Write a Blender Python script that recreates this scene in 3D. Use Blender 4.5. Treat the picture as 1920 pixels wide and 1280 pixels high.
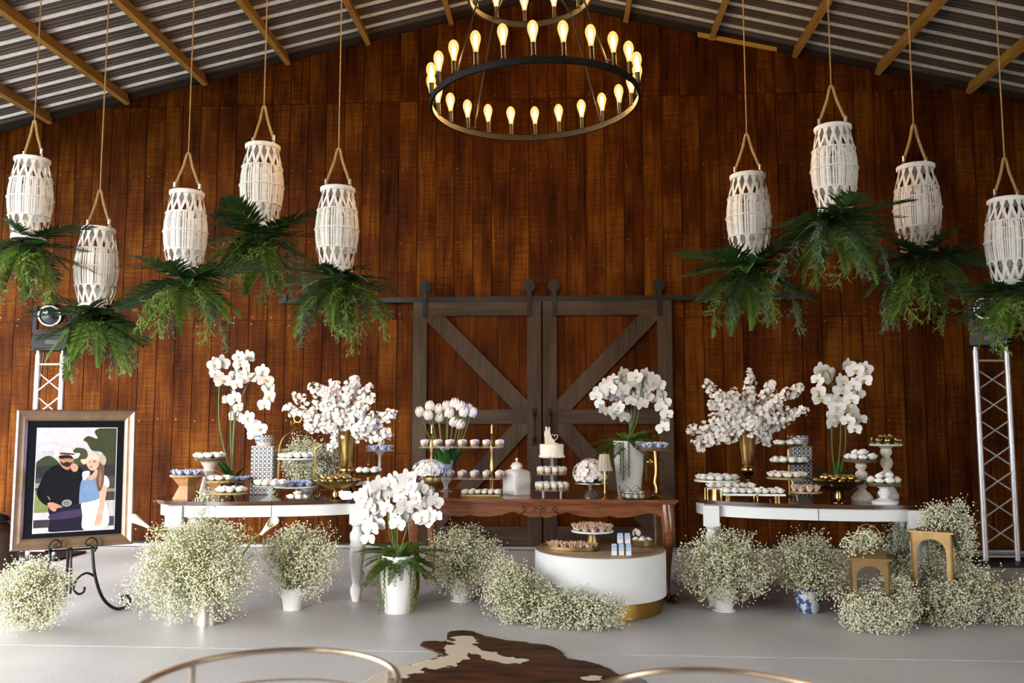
import bpy, math, random
import numpy as np
from mathutils import Matrix, Vector, Euler
R = math.radians; PI = math.pi
random.seed(7); np.random.seed(7)
for o in list(bpy.data.objects): bpy.data.objects.remove(o)
scene = bpy.context.scene
COL = scene.collection

# ------------------------------------------------------------------ camera
CAM_H = 1.34; FOC = 1600.0; TH = R(5.36); PS = R(3.5)
cam_d = bpy.data.cameras.new('camera'); cam = bpy.data.objects.new('camera', cam_d); COL.objects.link(cam)
cam.location = (0, 0, CAM_H); cam.rotation_euler = (PI / 2 + TH, 0, PS)
cam_d.sensor_width = 36.0; cam_d.lens = FOC / 1920 * 36.0; cam_d.clip_start = 0.05
cam_d.dof.use_dof = True; cam_d.dof.focus_distance = 6.6; cam_d.dof.aperture_fstop = 2.8
scene.camera = cam

# ------------------------------------------------------------------ daylight, exposure
scene.view_settings.view_transform = 'Standard'; scene.view_settings.look = 'None'
scene.view_settings.gamma = 1.0; scene.view_settings.use_curve_mapping = False
scene.view_settings.exposure = 0.84
scene.cycles.use_denoising = True
cy = scene.cycles; cy.max_bounces = 6; cy.diffuse_bounces = 2; cy.glossy_bounces = 2; cy.transmission_bounces = 4; cy.transparent_max_bounces = 8
cy.caustics_reflective = False; cy.caustics_refractive = False; cy.sample_clamp_indirect = 6.0; cy.adaptive_threshold = 0.06
world = bpy.data.worlds.new('overcast_sky'); scene.world = world; world.use_nodes = True
bg = world.node_tree.nodes['Background']; bg.inputs[0].default_value = (0.93, 0.96, 1.0, 1); bg.inputs[1].default_value = 6.0
sun_d = bpy.data.lights.new('hazy_sun', 'SUN'); sun = bpy.data.objects.new('hazy_sun', sun_d); COL.objects.link(sun)
sun_d.energy = 5.2; sun_d.angle = R(26); sun_d.color = (1.0, 0.97, 0.93)
sun.rotation_euler = Vector((0.16, 0.95, -0.18)).to_track_quat('-Z', 'Y').to_euler()

# ------------------------------------------------------------------ pixel helpers (1920 x 1280 frame)
def ray(px, py):
    x = (px - 960) / FOC; c = (640 - py) / FOC
    y = math.cos(TH) - math.sin(TH) * c; z = math.sin(TH) + math.cos(TH) * c
    return (x * math.cos(PS) - y * math.sin(PS), x * math.sin(PS) + y * math.cos(PS), z)
def atY(px, py, Y):
    d = ray(px, py); t = Y / d[1]; return Vector((d[0] * t, Y, CAM_H + d[2] * t))
def atZ(px, py, z):
    d = ray(px, py); t = (z - CAM_H) / d[2]; return Vector((d[0] * t, d[1] * t, z))
def xat(px, Y, Z):
    a = (px - 960) / FOC; s = math.sin(PS); c = math.cos(PS)
    return (a * (Y * c * math.cos(TH) + (Z - CAM_H) * math.sin(TH)) - Y * s) / (c + a * s * math.cos(TH))
def kk(px, Y):                       # metres per pixel at that place
    x = xat(px, Y, 1.0); return (-x * math.sin(PS) + Y * math.cos(PS)) / FOC

# ------------------------------------------------------------------ materials
MATS = {}
def mat(name, col, rough=0.5, metal=0.0, col2=None, scale=20.0, bump=0.0, bscale=None, stretch=(1, 1, 1), trans=0.0, ior=1.45, emit=None, estr=0.0, alpha=1.0, spec=0.5, coat=0.0, detail=3.0, contrast=(0.35, 0.65), sheen=0.0):
    if name in MATS: return MATS[name]
    m = bpy.data.materials.new(name); m.use_nodes = True; nt = m.node_tree; N = nt.nodes; L = nt.links
    b = N['Principled BSDF']
    b.inputs['Base Color'].default_value = (*col, 1); b.inputs['Roughness'].default_value = rough
    b.inputs['Metallic'].default_value = metal; b.inputs['IOR'].default_value = ior
    b.inputs['Transmission Weight'].default_value = trans; b.inputs['Specular IOR Level'].default_value = spec
    b.inputs['Coat Weight'].default_value = coat; b.inputs['Alpha'].default_value = alpha
    if emit: b.inputs['Emission Color'].default_value = (*emit, 1); b.inputs['Emission Strength'].default_value = estr
    if col2 is None and trans == 0 and not emit: col2 = tuple(c * 0.86 for c in col)
    if col2 is not None or bump:
        tc = N.new('ShaderNodeTexCoord'); mp = N.new('ShaderNodeMapping'); L.new(tc.outputs['Object'], mp.inputs['Vector'])
        mp.inputs['Scale'].default_value = stretch
        nz = N.new('ShaderNodeTexNoise'); nz.inputs['Scale'].default_value = scale; nz.inputs['Detail'].default_value = detail
        L.new(mp.outputs[0], nz.inputs['Vector'])
        if col2 is not None:
            rp = N.new('ShaderNodeValToRGB'); rp.color_ramp.elements[0].position = contrast[0]; rp.color_ramp.elements[1].position = contrast[1]
            rp.color_ramp.elements[0].color = (*col2, 1); rp.color_ramp.elements[1].color = (*col, 1)
            L.new(nz.outputs[0], rp.inputs[0]); L.new(rp.outputs[0], b.inputs['Base Color'])
        if bump:
            bn = N.new('ShaderNodeBump'); bn.inputs['Strength'].default_value = bump; bn.inputs['Distance'].default_value = 0.01
            if bscale:
                n2 = N.new('ShaderNodeTexNoise'); n2.inputs['Scale'].default_value = bscale; L.new(mp.outputs[0], n2.inputs['Vector']); L.new(n2.outputs[0], bn.inputs['Height'])
            else: L.new(nz.outputs[0], bn.inputs['Height'])
            L.new(bn.outputs[0], b.inputs['Normal'])
    MATS[name] = m; return m

def stain_mat(name, dark, mid, light, saw=0.35, rough=0.55, grain_axis='z', blotch=0.9, spec=0.12):
    """stained rough-sawn wood: long grain, fine cross saw marks, large blotches and per-piece tone"""
    m = bpy.data.materials.new(name); m.use_nodes = True; nt = m.node_tree; N = nt.nodes; L = nt.links
    b = N['Principled BSDF']; b.inputs['Roughness'].default_value = rough; b.inputs['Specular IOR Level'].default_value = spec
    tc = N.new('ShaderNodeTexCoord'); oi = N.new('ShaderNodeObjectInfo')
    def noise(sc, stretch, det=3.0, off=37.0):
        mp = N.new('ShaderNodeMapping'); mp.inputs['Scale'].default_value = stretch
        ad = N.new('ShaderNodeVectorMath'); ad.operation = 'ADD'
        mu = N.new('ShaderNodeMath'); mu.operation = 'MULTIPLY'; mu.inputs[1].default_value = off
        L.new(oi.outputs['Random'], mu.inputs[0]); L.new(tc.outputs['Object'], ad.inputs[0]); L.new(mu.outputs[0], ad.inputs[1])
        L.new(ad.outputs[0], mp.inputs['Vector'])
        n = N.new('ShaderNodeTexNoise'); n.inputs['Scale'].default_value = sc; n.inputs['Detail'].default_value = det
        L.new(mp.outputs[0], n.inputs['Vector']); return n.outputs[0]
    g = (22, 22, 1.2) if grain_axis == 'z' else ((1.2, 22, 22) if grain_axis == 'x' else (22, 1.2, 22))
    s = (2.0, 2.0, 95) if grain_axis == 'z' else (95, 2, 2)
    grain = noise(1.6, g, 5.0); sawm = noise(1.3, s, 2.0); blo = noise(1.5, (1.8, 1.8, 0.9), 4.0, 0.4)
    def mth(op, a, bb):
        n = N.new('ShaderNodeMath'); n.operation = op
        for i, v in enumerate((a, bb)):
            if isinstance(v, (int, float)): n.inputs[i].default_value = v
            else: L.new(v, n.inputs[i])
        return n.outputs[0]
    v = mth('ADD', mth('MULTIPLY', grain, 0.55), mth('MULTIPLY', sawm, saw))
    v = mth('ADD', v, mth('MULTIPLY', blo, blotch)); v = mth('ADD', v, mth('MULTIPLY', oi.outputs['Random'], 0.09))
    v = mth('SUBTRACT', v, 0.5 * (0.55 + saw + blotch) + 0.045); v = mth('ADD', v, 0.5)
    rp = N.new('ShaderNodeValToRGB'); e = rp.color_ramp.elements
    e[0].position = 0.22; e[0].color = (*dark, 1); e[1].position = 0.8; e[1].color = (*light, 1)
    x = rp.color_ramp.elements.new(0.5); x.color = (*mid, 1)
    L.new(v, rp.inputs[0]); L.new(rp.outputs[0], b.inputs['Base Color'])
    bn = N.new('ShaderNodeBump'); bn.inputs['Strength'].default_value = 0.35; bn.inputs['Distance'].default_value = 0.004
    L.new(mth('ADD', sawm, grain), bn.inputs['Height']); L.new(bn.outputs[0], b.inputs['Normal'])
    MATS[name] = m; return m

M_board = stain_mat('stained_board', (0.015, 0.0028, 0.0003), (0.066, 0.0155, 0.0014), (0.165, 0.055, 0.0055), saw=0.42, rough=0.6, spec=0.04)
M_doorplank = stain_mat('door_plank_stain', (0.02, 0.0042, 0.0006), (0.064, 0.0155, 0.0017), (0.125, 0.037, 0.0045), saw=0.25, spec=0.04)
M_timber = stain_mat('dark_walnut_timber', (0.022, 0.013, 0.0078), (0.056, 0.035, 0.022), (0.092, 0.06, 0.039), saw=0.04)
M_purlin = stain_mat('pine_purlin', (0.16, 0.075, 0.018), (0.36, 0.19, 0.05), (0.48, 0.27, 0.08), saw=0.1, grain_axis='y', blotch=0.5)
M_groove = mat('dark_backing', (0.018, 0.007, 0.003), 0.8)
M_black = mat('black_iron', (0.007, 0.0065, 0.0065), 0.5, 0.0, spec=0.3)
M_bplast = mat('black_plastic', (0.008, 0.008, 0.01), 0.35, spec=0.35)
M_roof = mat('brown_primed_sheet', (0.15, 0.125, 0.11), 0.45, 0.35, col2=(0.11, 0.09, 0.08), scale=2.0)
M_roofw = mat('rib_reflection_tint', (0.62, 0.59, 0.56), 0.4, 0.3)  # rib faces made pale: reflected daylight put into the colour
M_white = mat('white_paint', (0.72, 0.71, 0.68), 0.45, col2=(0.70, 0.69, 0.66), scale=5)
M_ceram = mat('white_ceramic', (0.72, 0.69, 0.65), 0.3, col2=(0.69, 0.66, 0.62), scale=4)
M_gold = mat('polished_brass', (0.48, 0.31, 0.11), 0.2, 1.0, col2=(0.36, 0.22, 0.07), scale=8)
M_goldm = mat('satin_gold', (0.36, 0.23, 0.095), 0.42, 0.85, col2=(0.29, 0.18, 0.07), scale=9)
M_agold = mat('antique_gold', (0.36, 0.22, 0.06), 0.32, 1.0, col2=(0.22, 0.13, 0.035), scale=7)
M_silver = mat('brushed_silver', (0.46, 0.42, 0.36), 0.34, 0.95)
M_alu = mat('truss_aluminium', (0.72, 0.72, 0.73), 0.35, 0.55)
M_glass = mat('clear_glass', (0.80, 0.86, 0.84), 0.03, alpha=0.22, col2=(0.78, 0.84, 0.82), spec=0.8)
M_acryl = mat('clear_acrylic', (0.9, 0.9, 0.9), 0.05, alpha=0.14, col2=(0.88, 0.88, 0.88), spec=0.7)
M_tabtop = mat('dark_walnut_top', (0.075, 0.028, 0.011), 0.22, col2=(0.035, 0.012, 0.005), scale=3, stretch=(2, 18, 18), coat=0.4)
M_cherry = mat('cherry_wood', (0.22, 0.068, 0.018), 0.28, col2=(0.12, 0.034, 0.009), scale=3, stretch=(2, 14, 14), coat=0.4)
M_jute = mat('jute_rope', (0.42, 0.26, 0.11), 0.9, col2=(0.28, 0.16, 0.06), scale=120, bump=0.6)
M_wick = mat('white_wicker', (0.76, 0.71, 0.65), 0.6, col2=(0.68, 0.62, 0.55), scale=30)
M_palm = mat('palm_green', (0.036, 0.080, 0.016), 0.42, col2=(0.014, 0.040, 0.010), scale=12)
M_fern = mat('fern_green', (0.13, 0.205, 0.022), 0.5, col2=(0.055, 0.115, 0.014), scale=10)
M_feath = mat('asparagus_green', (0.24, 0.30, 0.045), 0.6, col2=(0.11, 0.17, 0.035), scale=10)
M_grey_green = mat('dusty_green', (0.11, 0.16, 0.08), 0.6)
M_leaf = mat('glossy_leaf', (0.035, 0.11, 0.02), 0.3, col2=(0.02, 0.07, 0.015), scale=8)
M_leafe = mat('pale_leaf_edge', (0.42, 0.48, 0.20), 0.4)
M_stem = mat('stem_green', (0.10, 0.17, 0.04), 0.5)
M_stake = mat('dark_stake', (0.02, 0.014, 0.01), 0.6)
M_petal = mat('white_petal', (0.80, 0.77, 0.73), 0.55, col2=(0.76, 0.71, 0.66), scale=14)
M_lip = mat('yellow_lip', (0.72, 0.52, 0.16), 0.5)
M_cream = mat('cream_petal', (0.84, 0.77, 0.68), 0.6, col2=(0.74, 0.62, 0.50), scale=25)
M_tulip = mat('tulip_petal', (0.86, 0.80, 0.74), 0.5, col2=(0.80, 0.70, 0.60), scale=12)
M_gyp = mat('gypsophila_white', (0.86, 0.82, 0.66), 0.7, col2=(0.70, 0.68, 0.44), scale=22)
M_gyps = mat('gypsophila_stem', (0.30, 0.31, 0.10), 0.7)
M_blue = mat('blue_paper', (0.30, 0.42, 0.72), 0.6, col2=(0.18, 0.27, 0.58), scale=40)
M_lilac = mat('pale_blue_paper', (0.58, 0.66, 0.86), 0.6, col2=(0.45, 0.52, 0.78), scale=40)
M_peach = mat('peach_paper', (0.78, 0.55, 0.40), 0.6, col2=(0.62, 0.38, 0.25), scale=30)
M_sugar = mat('white_sugar', (0.86, 0.83, 0.79), 0.6, bump=0.2)
M_choc = mat('brown_frill', (0.10, 0.045, 0.015), 0.55)
M_foil = mat('gold_foil', (0.78, 0.55, 0.20), 0.22, 1.0, bump=0.6, bscale=90)
M_mint = mat('mint_leaf_paper', (0.30, 0.46, 0.20), 0.6)
M_sponge = mat('caramel_sponge', (0.46, 0.22, 0.06), 0.8, col2=(0.28, 0.11, 0.03), scale=60)
M_custard = mat('custard_layer', (0.82, 0.62, 0.28), 0.6)
M_buttercream = mat('buttercream', (0.84, 0.76, 0.62), 0.6, col2=(0.78, 0.68, 0.52), scale=16, bump=0.5, bscale=14)
M_lwood = mat('light_oak', (0.40, 0.22, 0.09), 0.5, col2=(0.28, 0.14, 0.05), scale=5, stretch=(14, 14, 2))
M_slice = mat('wood_slice', (0.36, 0.23, 0.12), 0.6, col2=(0.22, 0.13, 0.06), scale=18)
M_bark = mat('bark', (0.13, 0.075, 0.04), 0.85, col2=(0.05, 0.028, 0.015), scale=45, bump=0.8)
M_wash = mat('whitewashed_wood', (0.62, 0.56, 0.48), 0.65, col2=(0.46, 0.38, 0.30), scale=14, stretch=(6, 6, 1))
M_marble = mat('white_marble', (0.82, 0.81, 0.79), 0.25, col2=(0.66, 0.65, 0.64), scale=6, detail=8, contrast=(0.3, 0.5))
def bulb_mat(name, col, s):
    m = bpy.data.materials.new(name); m.use_nodes = True; N = m.node_tree.nodes; N.clear()
    e = N.new('ShaderNodeEmission'); e.inputs[0].default_value = (*col, 1); e.inputs[1].default_value = s
    o = N.new('ShaderNodeOutputMaterial'); m.node_tree.links.new(e.outputs[0], o.inputs[0]); MATS[name] = m; return m
M_fil = bulb_mat('lit_filament', (1.0, 0.60, 0.24), 190.0)
def amber_mat():
    m = bpy.data.materials.new('amber_bulb_glass'); m.use_nodes = True; N = m.node_tree.nodes; L = m.node_tree.links; N.clear()
    e = N.new('ShaderNodeEmission'); e.inputs[0].default_value = (1.0, 0.50, 0.14, 1); e.inputs[1].default_value = 1.5
    t = N.new('ShaderNodeBsdfTransparent'); t.inputs[0].default_value = (1, 0.9, 0.7, 1)
    nz = N.new('ShaderNodeTexNoise'); nz.inputs['Scale'].default_value = 9
    mr = N.new('ShaderNodeMapRange'); mr.inputs[3].default_value = 0.28; mr.inputs[4].default_value = 0.5
    mx = N.new('ShaderNodeMixShader'); o = N.new('ShaderNodeOutputMaterial')
    L.new(nz.outputs[0], mr.inputs[0]); L.new(mr.outputs[0], mx.inputs[0])
    L.new(t.outputs[0], mx.inputs[1]); L.new(e.outputs[0], mx.inputs[2]); L.new(mx.outputs[0], o.inputs[0]); m.cycles.emission_sampling = 'NONE'; return m
M_bulb = amber_mat()

# ------------------------------------------------------------------ mesh building
class MB:
    def __init__(s): s.v = []; s.f = []; s.m = []; s.mi = 0
    def face(s, *idx): s.f.append(tuple(idx)); s.m.append(s.mi)
    def box(s, c, d, rz=0.0, M=None):
        n = len(s.v); x, y, z = d[0] / 2, d[1] / 2, d[2] / 2
        ca, sa = math.cos(rz), math.sin(rz)
        for a in (-x, x):
            for b in (-y, y):
                for e in (-z, z):
                    p = Vector((a * ca - b * sa, a * sa + b * ca, e))
                    if M is not None: p = M @ p
                    s.v.append((p[0] + c[0], p[1] + c[1], p[2] + c[2]))
        for q in ((0, 1, 3, 2), (4, 6, 7, 5), (0, 4, 5, 1), (2, 3, 7, 6), (0, 2, 6, 4), (1, 5, 7, 3)):
            s.face(*[n + i for i in q])
        return s
    def lathe(s, prof, n=20, c=(0, 0, 0), sx=1.0, sy=1.0, ruff=0.0, nr=6, closed=True):
        b = len(s.v)
        for (r, z) in prof:
            for i in range(n):
                a = 2 * PI * i / n; rr = r * (1 + ruff * math.sin(nr * a))
                s.v.append((c[0] + rr * sx * math.cos(a), c[1] + rr * sy * math.sin(a), c[2] + z))
        for j in range(len(prof) - 1):
            for i in range(n):
                k = (i + 1) % n
                s.face(b + j * n + i, b + j * n + k, b + (j + 1) * n + k, b + (j + 1) * n + i)
        if closed:
            if prof[0][0] > 1e-5: s.face(*[b + i for i in range(n)][::-1])
            if prof[-1][0] > 1e-5: s.face(*[b + (len(prof) - 1) * n + i for i in range(n)])
        return s
    def tube(s, pts, r, n=6, closed=False):
        pts = [Vector(p) for p in pts]; b = len(s.v); m = len(pts)
        rs = r if isinstance(r, (list, tuple)) else [r] * m
        up = None
        for i, p in enumerate(pts):
            if closed: t = pts[(i + 1) % m] - pts[i - 1]
            else: t = pts[min(i + 1, m - 1)] - pts[max(i - 1, 0)]
            if t.length < 1e-9: t = Vector((0, 0, 1))
            t.normalize()
            if up is None: up = Vector((0, 0, 1)) if abs(t.z) < 0.9 else Vector((1, 0, 0))
            sd = t.cross(up)
            if sd.length < 1e-5: sd = t.cross(Vector((0.3, 1, 0.2)))
            sd.normalize(); u2 = sd.cross(t).normalized(); up = u2
            for k in range(n):
                a = 2 * PI * k / n; q = p + (sd * math.cos(a) + u2 * math.sin(a)) * rs[i]; s.v.append(tuple(q))
        for i in range(m if closed else m - 1):
            j = (i + 1) % m
            for k in range(n):
                l = (k + 1) % n; s.face(b + i * n + k, b + i * n + l, b + j * n + l, b + j * n + k)
        if not closed:
            s.face(*[b + k for k in range(n)][::-1]); s.face(*[b + (m - 1) * n + k for k in range(n)])
        return s
    def ring(s, R0, r, z=0, n=32, m=6, c=(0, 0, 0), sx=1, sy=1):
        return s.tube([(c[0] + R0 * sx * math.cos(2 * PI * i / n), c[1] + R0 * sy * math.sin(2 * PI * i / n), c[2] + z) for i in range(n)], r, m, True)
    def ball(s, c, r, n=8, sz=1.0, h=5):
        pr = [(r * math.sin(PI * j / h), -r * sz * math.cos(PI * j / h)) for j in range(h + 1)]
        pr[0] = (1e-6, pr[0][1]); pr[-1] = (1e-6, pr[-1][1])
        return s.lathe(pr, n, c, closed=False)
    def prism(s, pts, z0, z1, axis='z'):
        b = len(s.v); n = len(pts)
        for z in (z0, z1):
            for (x, y) in pts: s.v.append((x, y, z) if axis == 'z' else (x, z, y))
        s.face(*[b + i for i in range(n)][::-1]); s.face(*[b + n + i for i in range(n)])
        for i in range(n):
            k = (i + 1) % n; s.face(b + i, b + k, b + n + k, b + n + i)
        return s
    def quad(s, *p):
        b = len(s.v); s.v += [tuple(q) for q in p]; s.face(*[b + i for i in range(len(p))]); return s
    def add(s, o, M):
        b = len(s.v); s.v += [tuple(M @ Vector(p)) for p in o.v]; s.f += [tuple(b + i for i in f) for f in o.f]; s.m += list(o.m); return s
    def mesh(s, name, mats, smooth=40):
        me = bpy.data.meshes.new(name); me.from_pydata(s.v, [], s.f); me.validate()
        if not isinstance(mats, (list, tuple)): mats = [mats]
        for m in mats: me.materials.append(m)
        if len(mats) > 1 and len(me.polygons) == len(s.m): me.polygons.foreach_set('material_index', s.m)
        if smooth:
            me.shade_smooth()
            try: me.set_sharp_from_angle(angle=R(smooth))
            except Exception: pass
        me.update(); return me
def np_mesh(name, V, Fc, m):
    me = bpy.data.meshes.new(name); V = np.asarray(V, dtype=np.float32); Fc = np.asarray(Fc, dtype=np.int32)
    nf, c = Fc.shape
    me.vertices.add(len(V)); me.vertices.foreach_set('co', V.ravel())
    me.loops.add(nf * c); me.loops.foreach_set('vertex_index', Fc.ravel())
    me.polygons.add(nf); me.polygons.foreach_set('loop_start', np.arange(0, nf * c, c, dtype=np.int32))
    me.materials.append(m); me.update(calc_edges=True); me.validate(); return me

def link(name, data, parent=None, loc=(0, 0, 0), rot=(0, 0, 0), scale=(1, 1, 1), kind=None, label=None, cat=None, group=None):
    o = bpy.data.objects.new(name, data); COL.objects.link(o)
    o.location = loc; o.rotation_euler = rot; o.scale = scale
    if parent is not None: o.parent = parent
    for k, v in (('kind', kind), ('label', label), ('category', cat), ('group', group)):
        if v: o[k] = v
    return o
def thing(name, label, cat, loc=(0, 0, 0), rz=0.0, group=None): return link(name, None, None, loc, (0, 0, rz), label=label, cat=cat, group=group)
def part(name, mb, m, parent, loc=(0, 0, 0), rot=(0, 0, 0), scale=(1, 1, 1), kind=None, smooth=40, label=None):
    return link(name, mb.mesh(name, m, smooth), parent, loc, rot, scale, kind=kind, label=label)
def lathes(name, label, cat, loc, parts, rz=0.0, group=None, n=24):
    t = thing(name, label, cat, loc, rz, group)
    for p in parts: part(p[0], MB().lathe(p[1], p[3] if len(p) > 3 else n), p[2], t)
    return t
def copy_tree(o, parent=None):
    c = o.copy(); COL.objects.link(c)
    if parent is not None: c.parent = parent
    for ch in o.children: copy_tree(ch, c)
    return c
def spl(pts, n=6, closed=False):
    pts = [Vector(p) for p in pts]; out = []; m = len(pts)
    for i in range(m if closed else m - 1):
        g = (lambda k: pts[k % m]) if closed else (lambda k: pts[max(0, min(m - 1, k))])
        p0, p1, p2, p3 = g(i - 1), g(i), g(i + 1), g(i + 2)
        for j in range(n):
            t = j / n; out.append(0.5 * ((2 * p1) + (p2 - p0) * t + (2 * p0 - 5 * p1 + 4 * p2 - p3) * t * t + (3 * p1 - p0 - 3 * p2 + p3) * t ** 3))
    if not closed: out.append(pts[-1])
    return out

# ================================================================== the setting
YW = 9.12; PKX, PKZ, SL = -0.29, 6.03, 0.235
XL, XR, YF = -7.9, 7.3, -5.0
def slope(x): return 0.226 if x < PKX else 0.248
def roofz(x): return PKZ - slope(x) * abs(x - PKX)
def concrete_mat():
    m = bpy.data.materials.new('pale_concrete'); m.use_nodes = True; nt = m.node_tree; N = nt.nodes; L = nt.links
    b = N['Principled BSDF']; b.inputs['Roughness'].default_value = 0.42
    tc = N.new('ShaderNodeTexCoord')
    n1 = N.new('ShaderNodeTexNoise'); n1.inputs['Scale'].default_value = 1.1; n1.inputs['Detail'].default_value = 6
    n2 = N.new('ShaderNodeTexNoise'); n2.inputs['Scale'].default_value = 45; n2.inputs['Detail'].default_value = 4
    n3 = N.new('ShaderNodeTexVoronoi'); n3.inputs['Scale'].default_value = 7
    for n in (n1, n2, n3): L.new(tc.outputs['Object'], n.inputs['Vector'])
    r1 = N.new('ShaderNodeValToRGB'); r1.color_ramp.elements[0].position = 0.3; r1.color_ramp.elements[1].position = 0.7
    r1.color_ramp.elements[0].color = (0.50, 0.49, 0.48, 1); r1.color_ramp.elements[1].color = (0.64, 0.635, 0.63, 1)
    r2 = N.new('ShaderNodeValToRGB'); r2.color_ramp.elements[0].position = 0.25; r2.color_ramp.elements[1].position = 0.6
    r2.color_ramp.elements[0].color = (0.86, 0.86, 0.86, 1); r2.color_ramp.elements[1].color = (1, 1, 1, 1)
    r3 = N.new('ShaderNodeValToRGB'); r3.color_ramp.elements[0].position = 0.02; r3.color_ramp.elements[1].position = 0.06
    r3.color_ramp.elements[0].color = (0.75, 0.73, 0.7, 1); r3.color_ramp.elements[1].color = (1, 1, 1, 1)
    x1 = N.new('ShaderNodeMixRGB'); x1.blend_type = 'MULTIPLY'; x1.inputs[0].default_value = 1
    x2 = N.new('ShaderNodeMixRGB'); x2.blend_type = 'MULTIPLY'; x2.inputs[0].default_value = 1
    L.new(n1.outputs[0], r1.inputs[0]); L.new(n2.outputs[0], r2.inputs[0]); L.new(n3.outputs['Distance'], r3.inputs[0])
    L.new(r1.outputs[0], x1.inputs[1]); L.new(r2.outputs[0], x1.inputs[2]); L.new(x1.outputs[0], x2.inputs[1]); L.new(r3.outputs[0], x2.inputs[2])
    L.new(x2.outputs[0], b.inputs['Base Color'])
    bn = N.new('ShaderNodeBump'); bn.inputs['Strength'].default_value = 0.08; L.new(n2.outputs[0], bn.inputs['Height']); L.new(bn.outputs[0], b.inputs['Normal'])
    return m
M_conc = concrete_mat()
M_joint = mat('joint_dirt', (0.07, 0.065, 0.06), 0.9)
M_grass = mat('outside_turf', (0.10, 0.12, 0.06), 0.9, col2=(0.07, 0.09, 0.04), scale=3)
link('ground', MB().box((0, 0, -0.30), (120, 120, 0.2)).mesh('ground', M_grass), kind='structure', label='unseen turf around the open barn, added to block sky light from below')  # unseen plane added so the sky does not light from below
fl = link('floor', MB().box(((XL + XR) / 2, 2.0, -0.112), (XR - XL + 0.6, 15.0, 0.17)).mesh('floor', M_joint), kind='structure', label='pale grey concrete floor')
ys = [-5.4, -2.0, 1.55, 5.10, 9.3]
for i in range(4):
    part('slab', MB().box(((XL + XR) / 2, (ys[i] + ys[i + 1]) / 2, -0.015), (XR - XL + 0.6, ys[i + 1] - ys[i] - 0.009, 0.03)), M_conc, fl)

# back wall: backing + grooved boards in three tiers
wb = MB(); wb.prism([(XL, -0.02), (XR, -0.02), (XR, roofz(XR) + .05), (PKX, PKZ + .05), (XL, roofz(XL) + .05)], YW + 0.012, YW + 0.10, 'y')
wall = link('wall_back', wb.mesh('wall_back', M_groove), kind='structure', label='gabled back wall of stained brown grooved boards')
BW = 0.2055; gx0 = atY(397, 645, YW).x
i0 = int(math.floor((XL - gx0) / BW)); tiers = [(0.06, 2.44), (2.446, 4.88), (4.886, 9.0)]
for i in range(i0, i0 + 76):
    a = gx0 + i * BW + 0.004; b = a + BW - 0.008
    if a < XL or b > XR: continue
    for ti, (z0, z1) in enumerate(tiers):
        za, zb = min(z1, roofz(a) - 0.02), min(z1, roofz(b) - 0.02)
        if za - z0 < 0.03 or zb - z0 < 0.03: continue
        y0 = YW - 0.006 - random.random() * 0.003
        m = MB(); poly = [(a, z0), (b, z0), (b, zb), (a, za)]
        if a < PKX < b: poly.insert(3, (PKX, min(z1, PKZ - 0.02)))
        m.prism(poly, y0, YW + 0.012, 'y'); part('board', m, M_board, wall, smooth=0)
nails = MB()
for i in range(i0, i0 + 76):
    for zz in (0.5, 1.35, 2.40, 2.49, 3.3, 4.1, 4.84, 4.92):
        x = gx0 + i * BW + 0.03 + random.random() * 0.015
        if XL < x < XR and zz < roofz(x) - 0.1 and random.random() < 0.8:
            nails.box((x, YW - 0.010, zz + random.uniform(-.02, .02)), (0.007, 0.004, 0.007))
part('nail_heads', nails, mat('nail_head', (0.45, 0.33, 0.24), 0.4, 0.5), wall, kind='stuff', smooth=0)
link('wall_right', MB().box((XR + 0.06, 5.2, 1.9), (0.1, 8.0, 4.6)).mesh('wall_right', M_board), kind='structure', label='unseen stained board side wall, cut short to let sky light in')  # unseen wall darkening the right; near end left open for sky light
link('wall_front_blocker', MB().prism([(-4.5, -0.02), (XR, -0.02), (XR, roofz(XR)), (PKX, PKZ), (-4.5, roofz(-4.5))], YF, YF + 0.1, 'y').mesh('wall_front_blocker', M_board), kind='structure', label='unseen stained board end wall behind the viewer, added to shade the right side')  # unseen wall added to keep sun and sky off the right side
rt = MB()
for sgn, xe in ((-1, XL), (1, XR)): rt.prism([(PKX, PKZ + .05), (PKX, PKZ - .012), (xe, roofz(xe) - .012), (xe, roofz(xe) + .05)], YW - 0.045, YW + .03, 'y')
link('trim_4', rt.mesh('trim_4', M_groove), kind='structure', label='added dark strip for the shade where wall meets roof')  # dark strip added for the shade under the roof; also closes the gap
bb = MB().box(((XL + XR) / 2, YW - 0.03, 0.025), (XR - XL, 0.05, 0.03))
link('baseboard_back', bb.mesh('baseboard_back', mat('sill_concrete', (0.34, 0.32, 0.3), 0.7)), kind='structure', label='pale sill strip at the wall foot')
link('trim_1', MB().box(((XL + XR) / 2, YW - 0.02, 0.047), (XR - XL, 0.045, 0.03)).mesh('trim_1', M_black), kind='structure', label='dark strip above the sill')  # black strip drawn for the thin dark gap above the sill
p1, p2 = atY(1308, 64, YW - 0.05), atY(1456, 91, YW - 0.05)
rw = MB().prism([(p1.x, p1.z - 0.03), (p2.x, p2.z - 0.035), (p2.x, p2.z + 0.01), (p1.x, p1.z + 0.02)], YW - 0.062, YW - 0.046, 'y')
link('trim_2', rw.mesh('trim_2', mat('raw_pine', (0.55, 0.30, 0.06), 0.6)), kind='structure', label='raw yellow wood strip under the roof edge')

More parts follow.
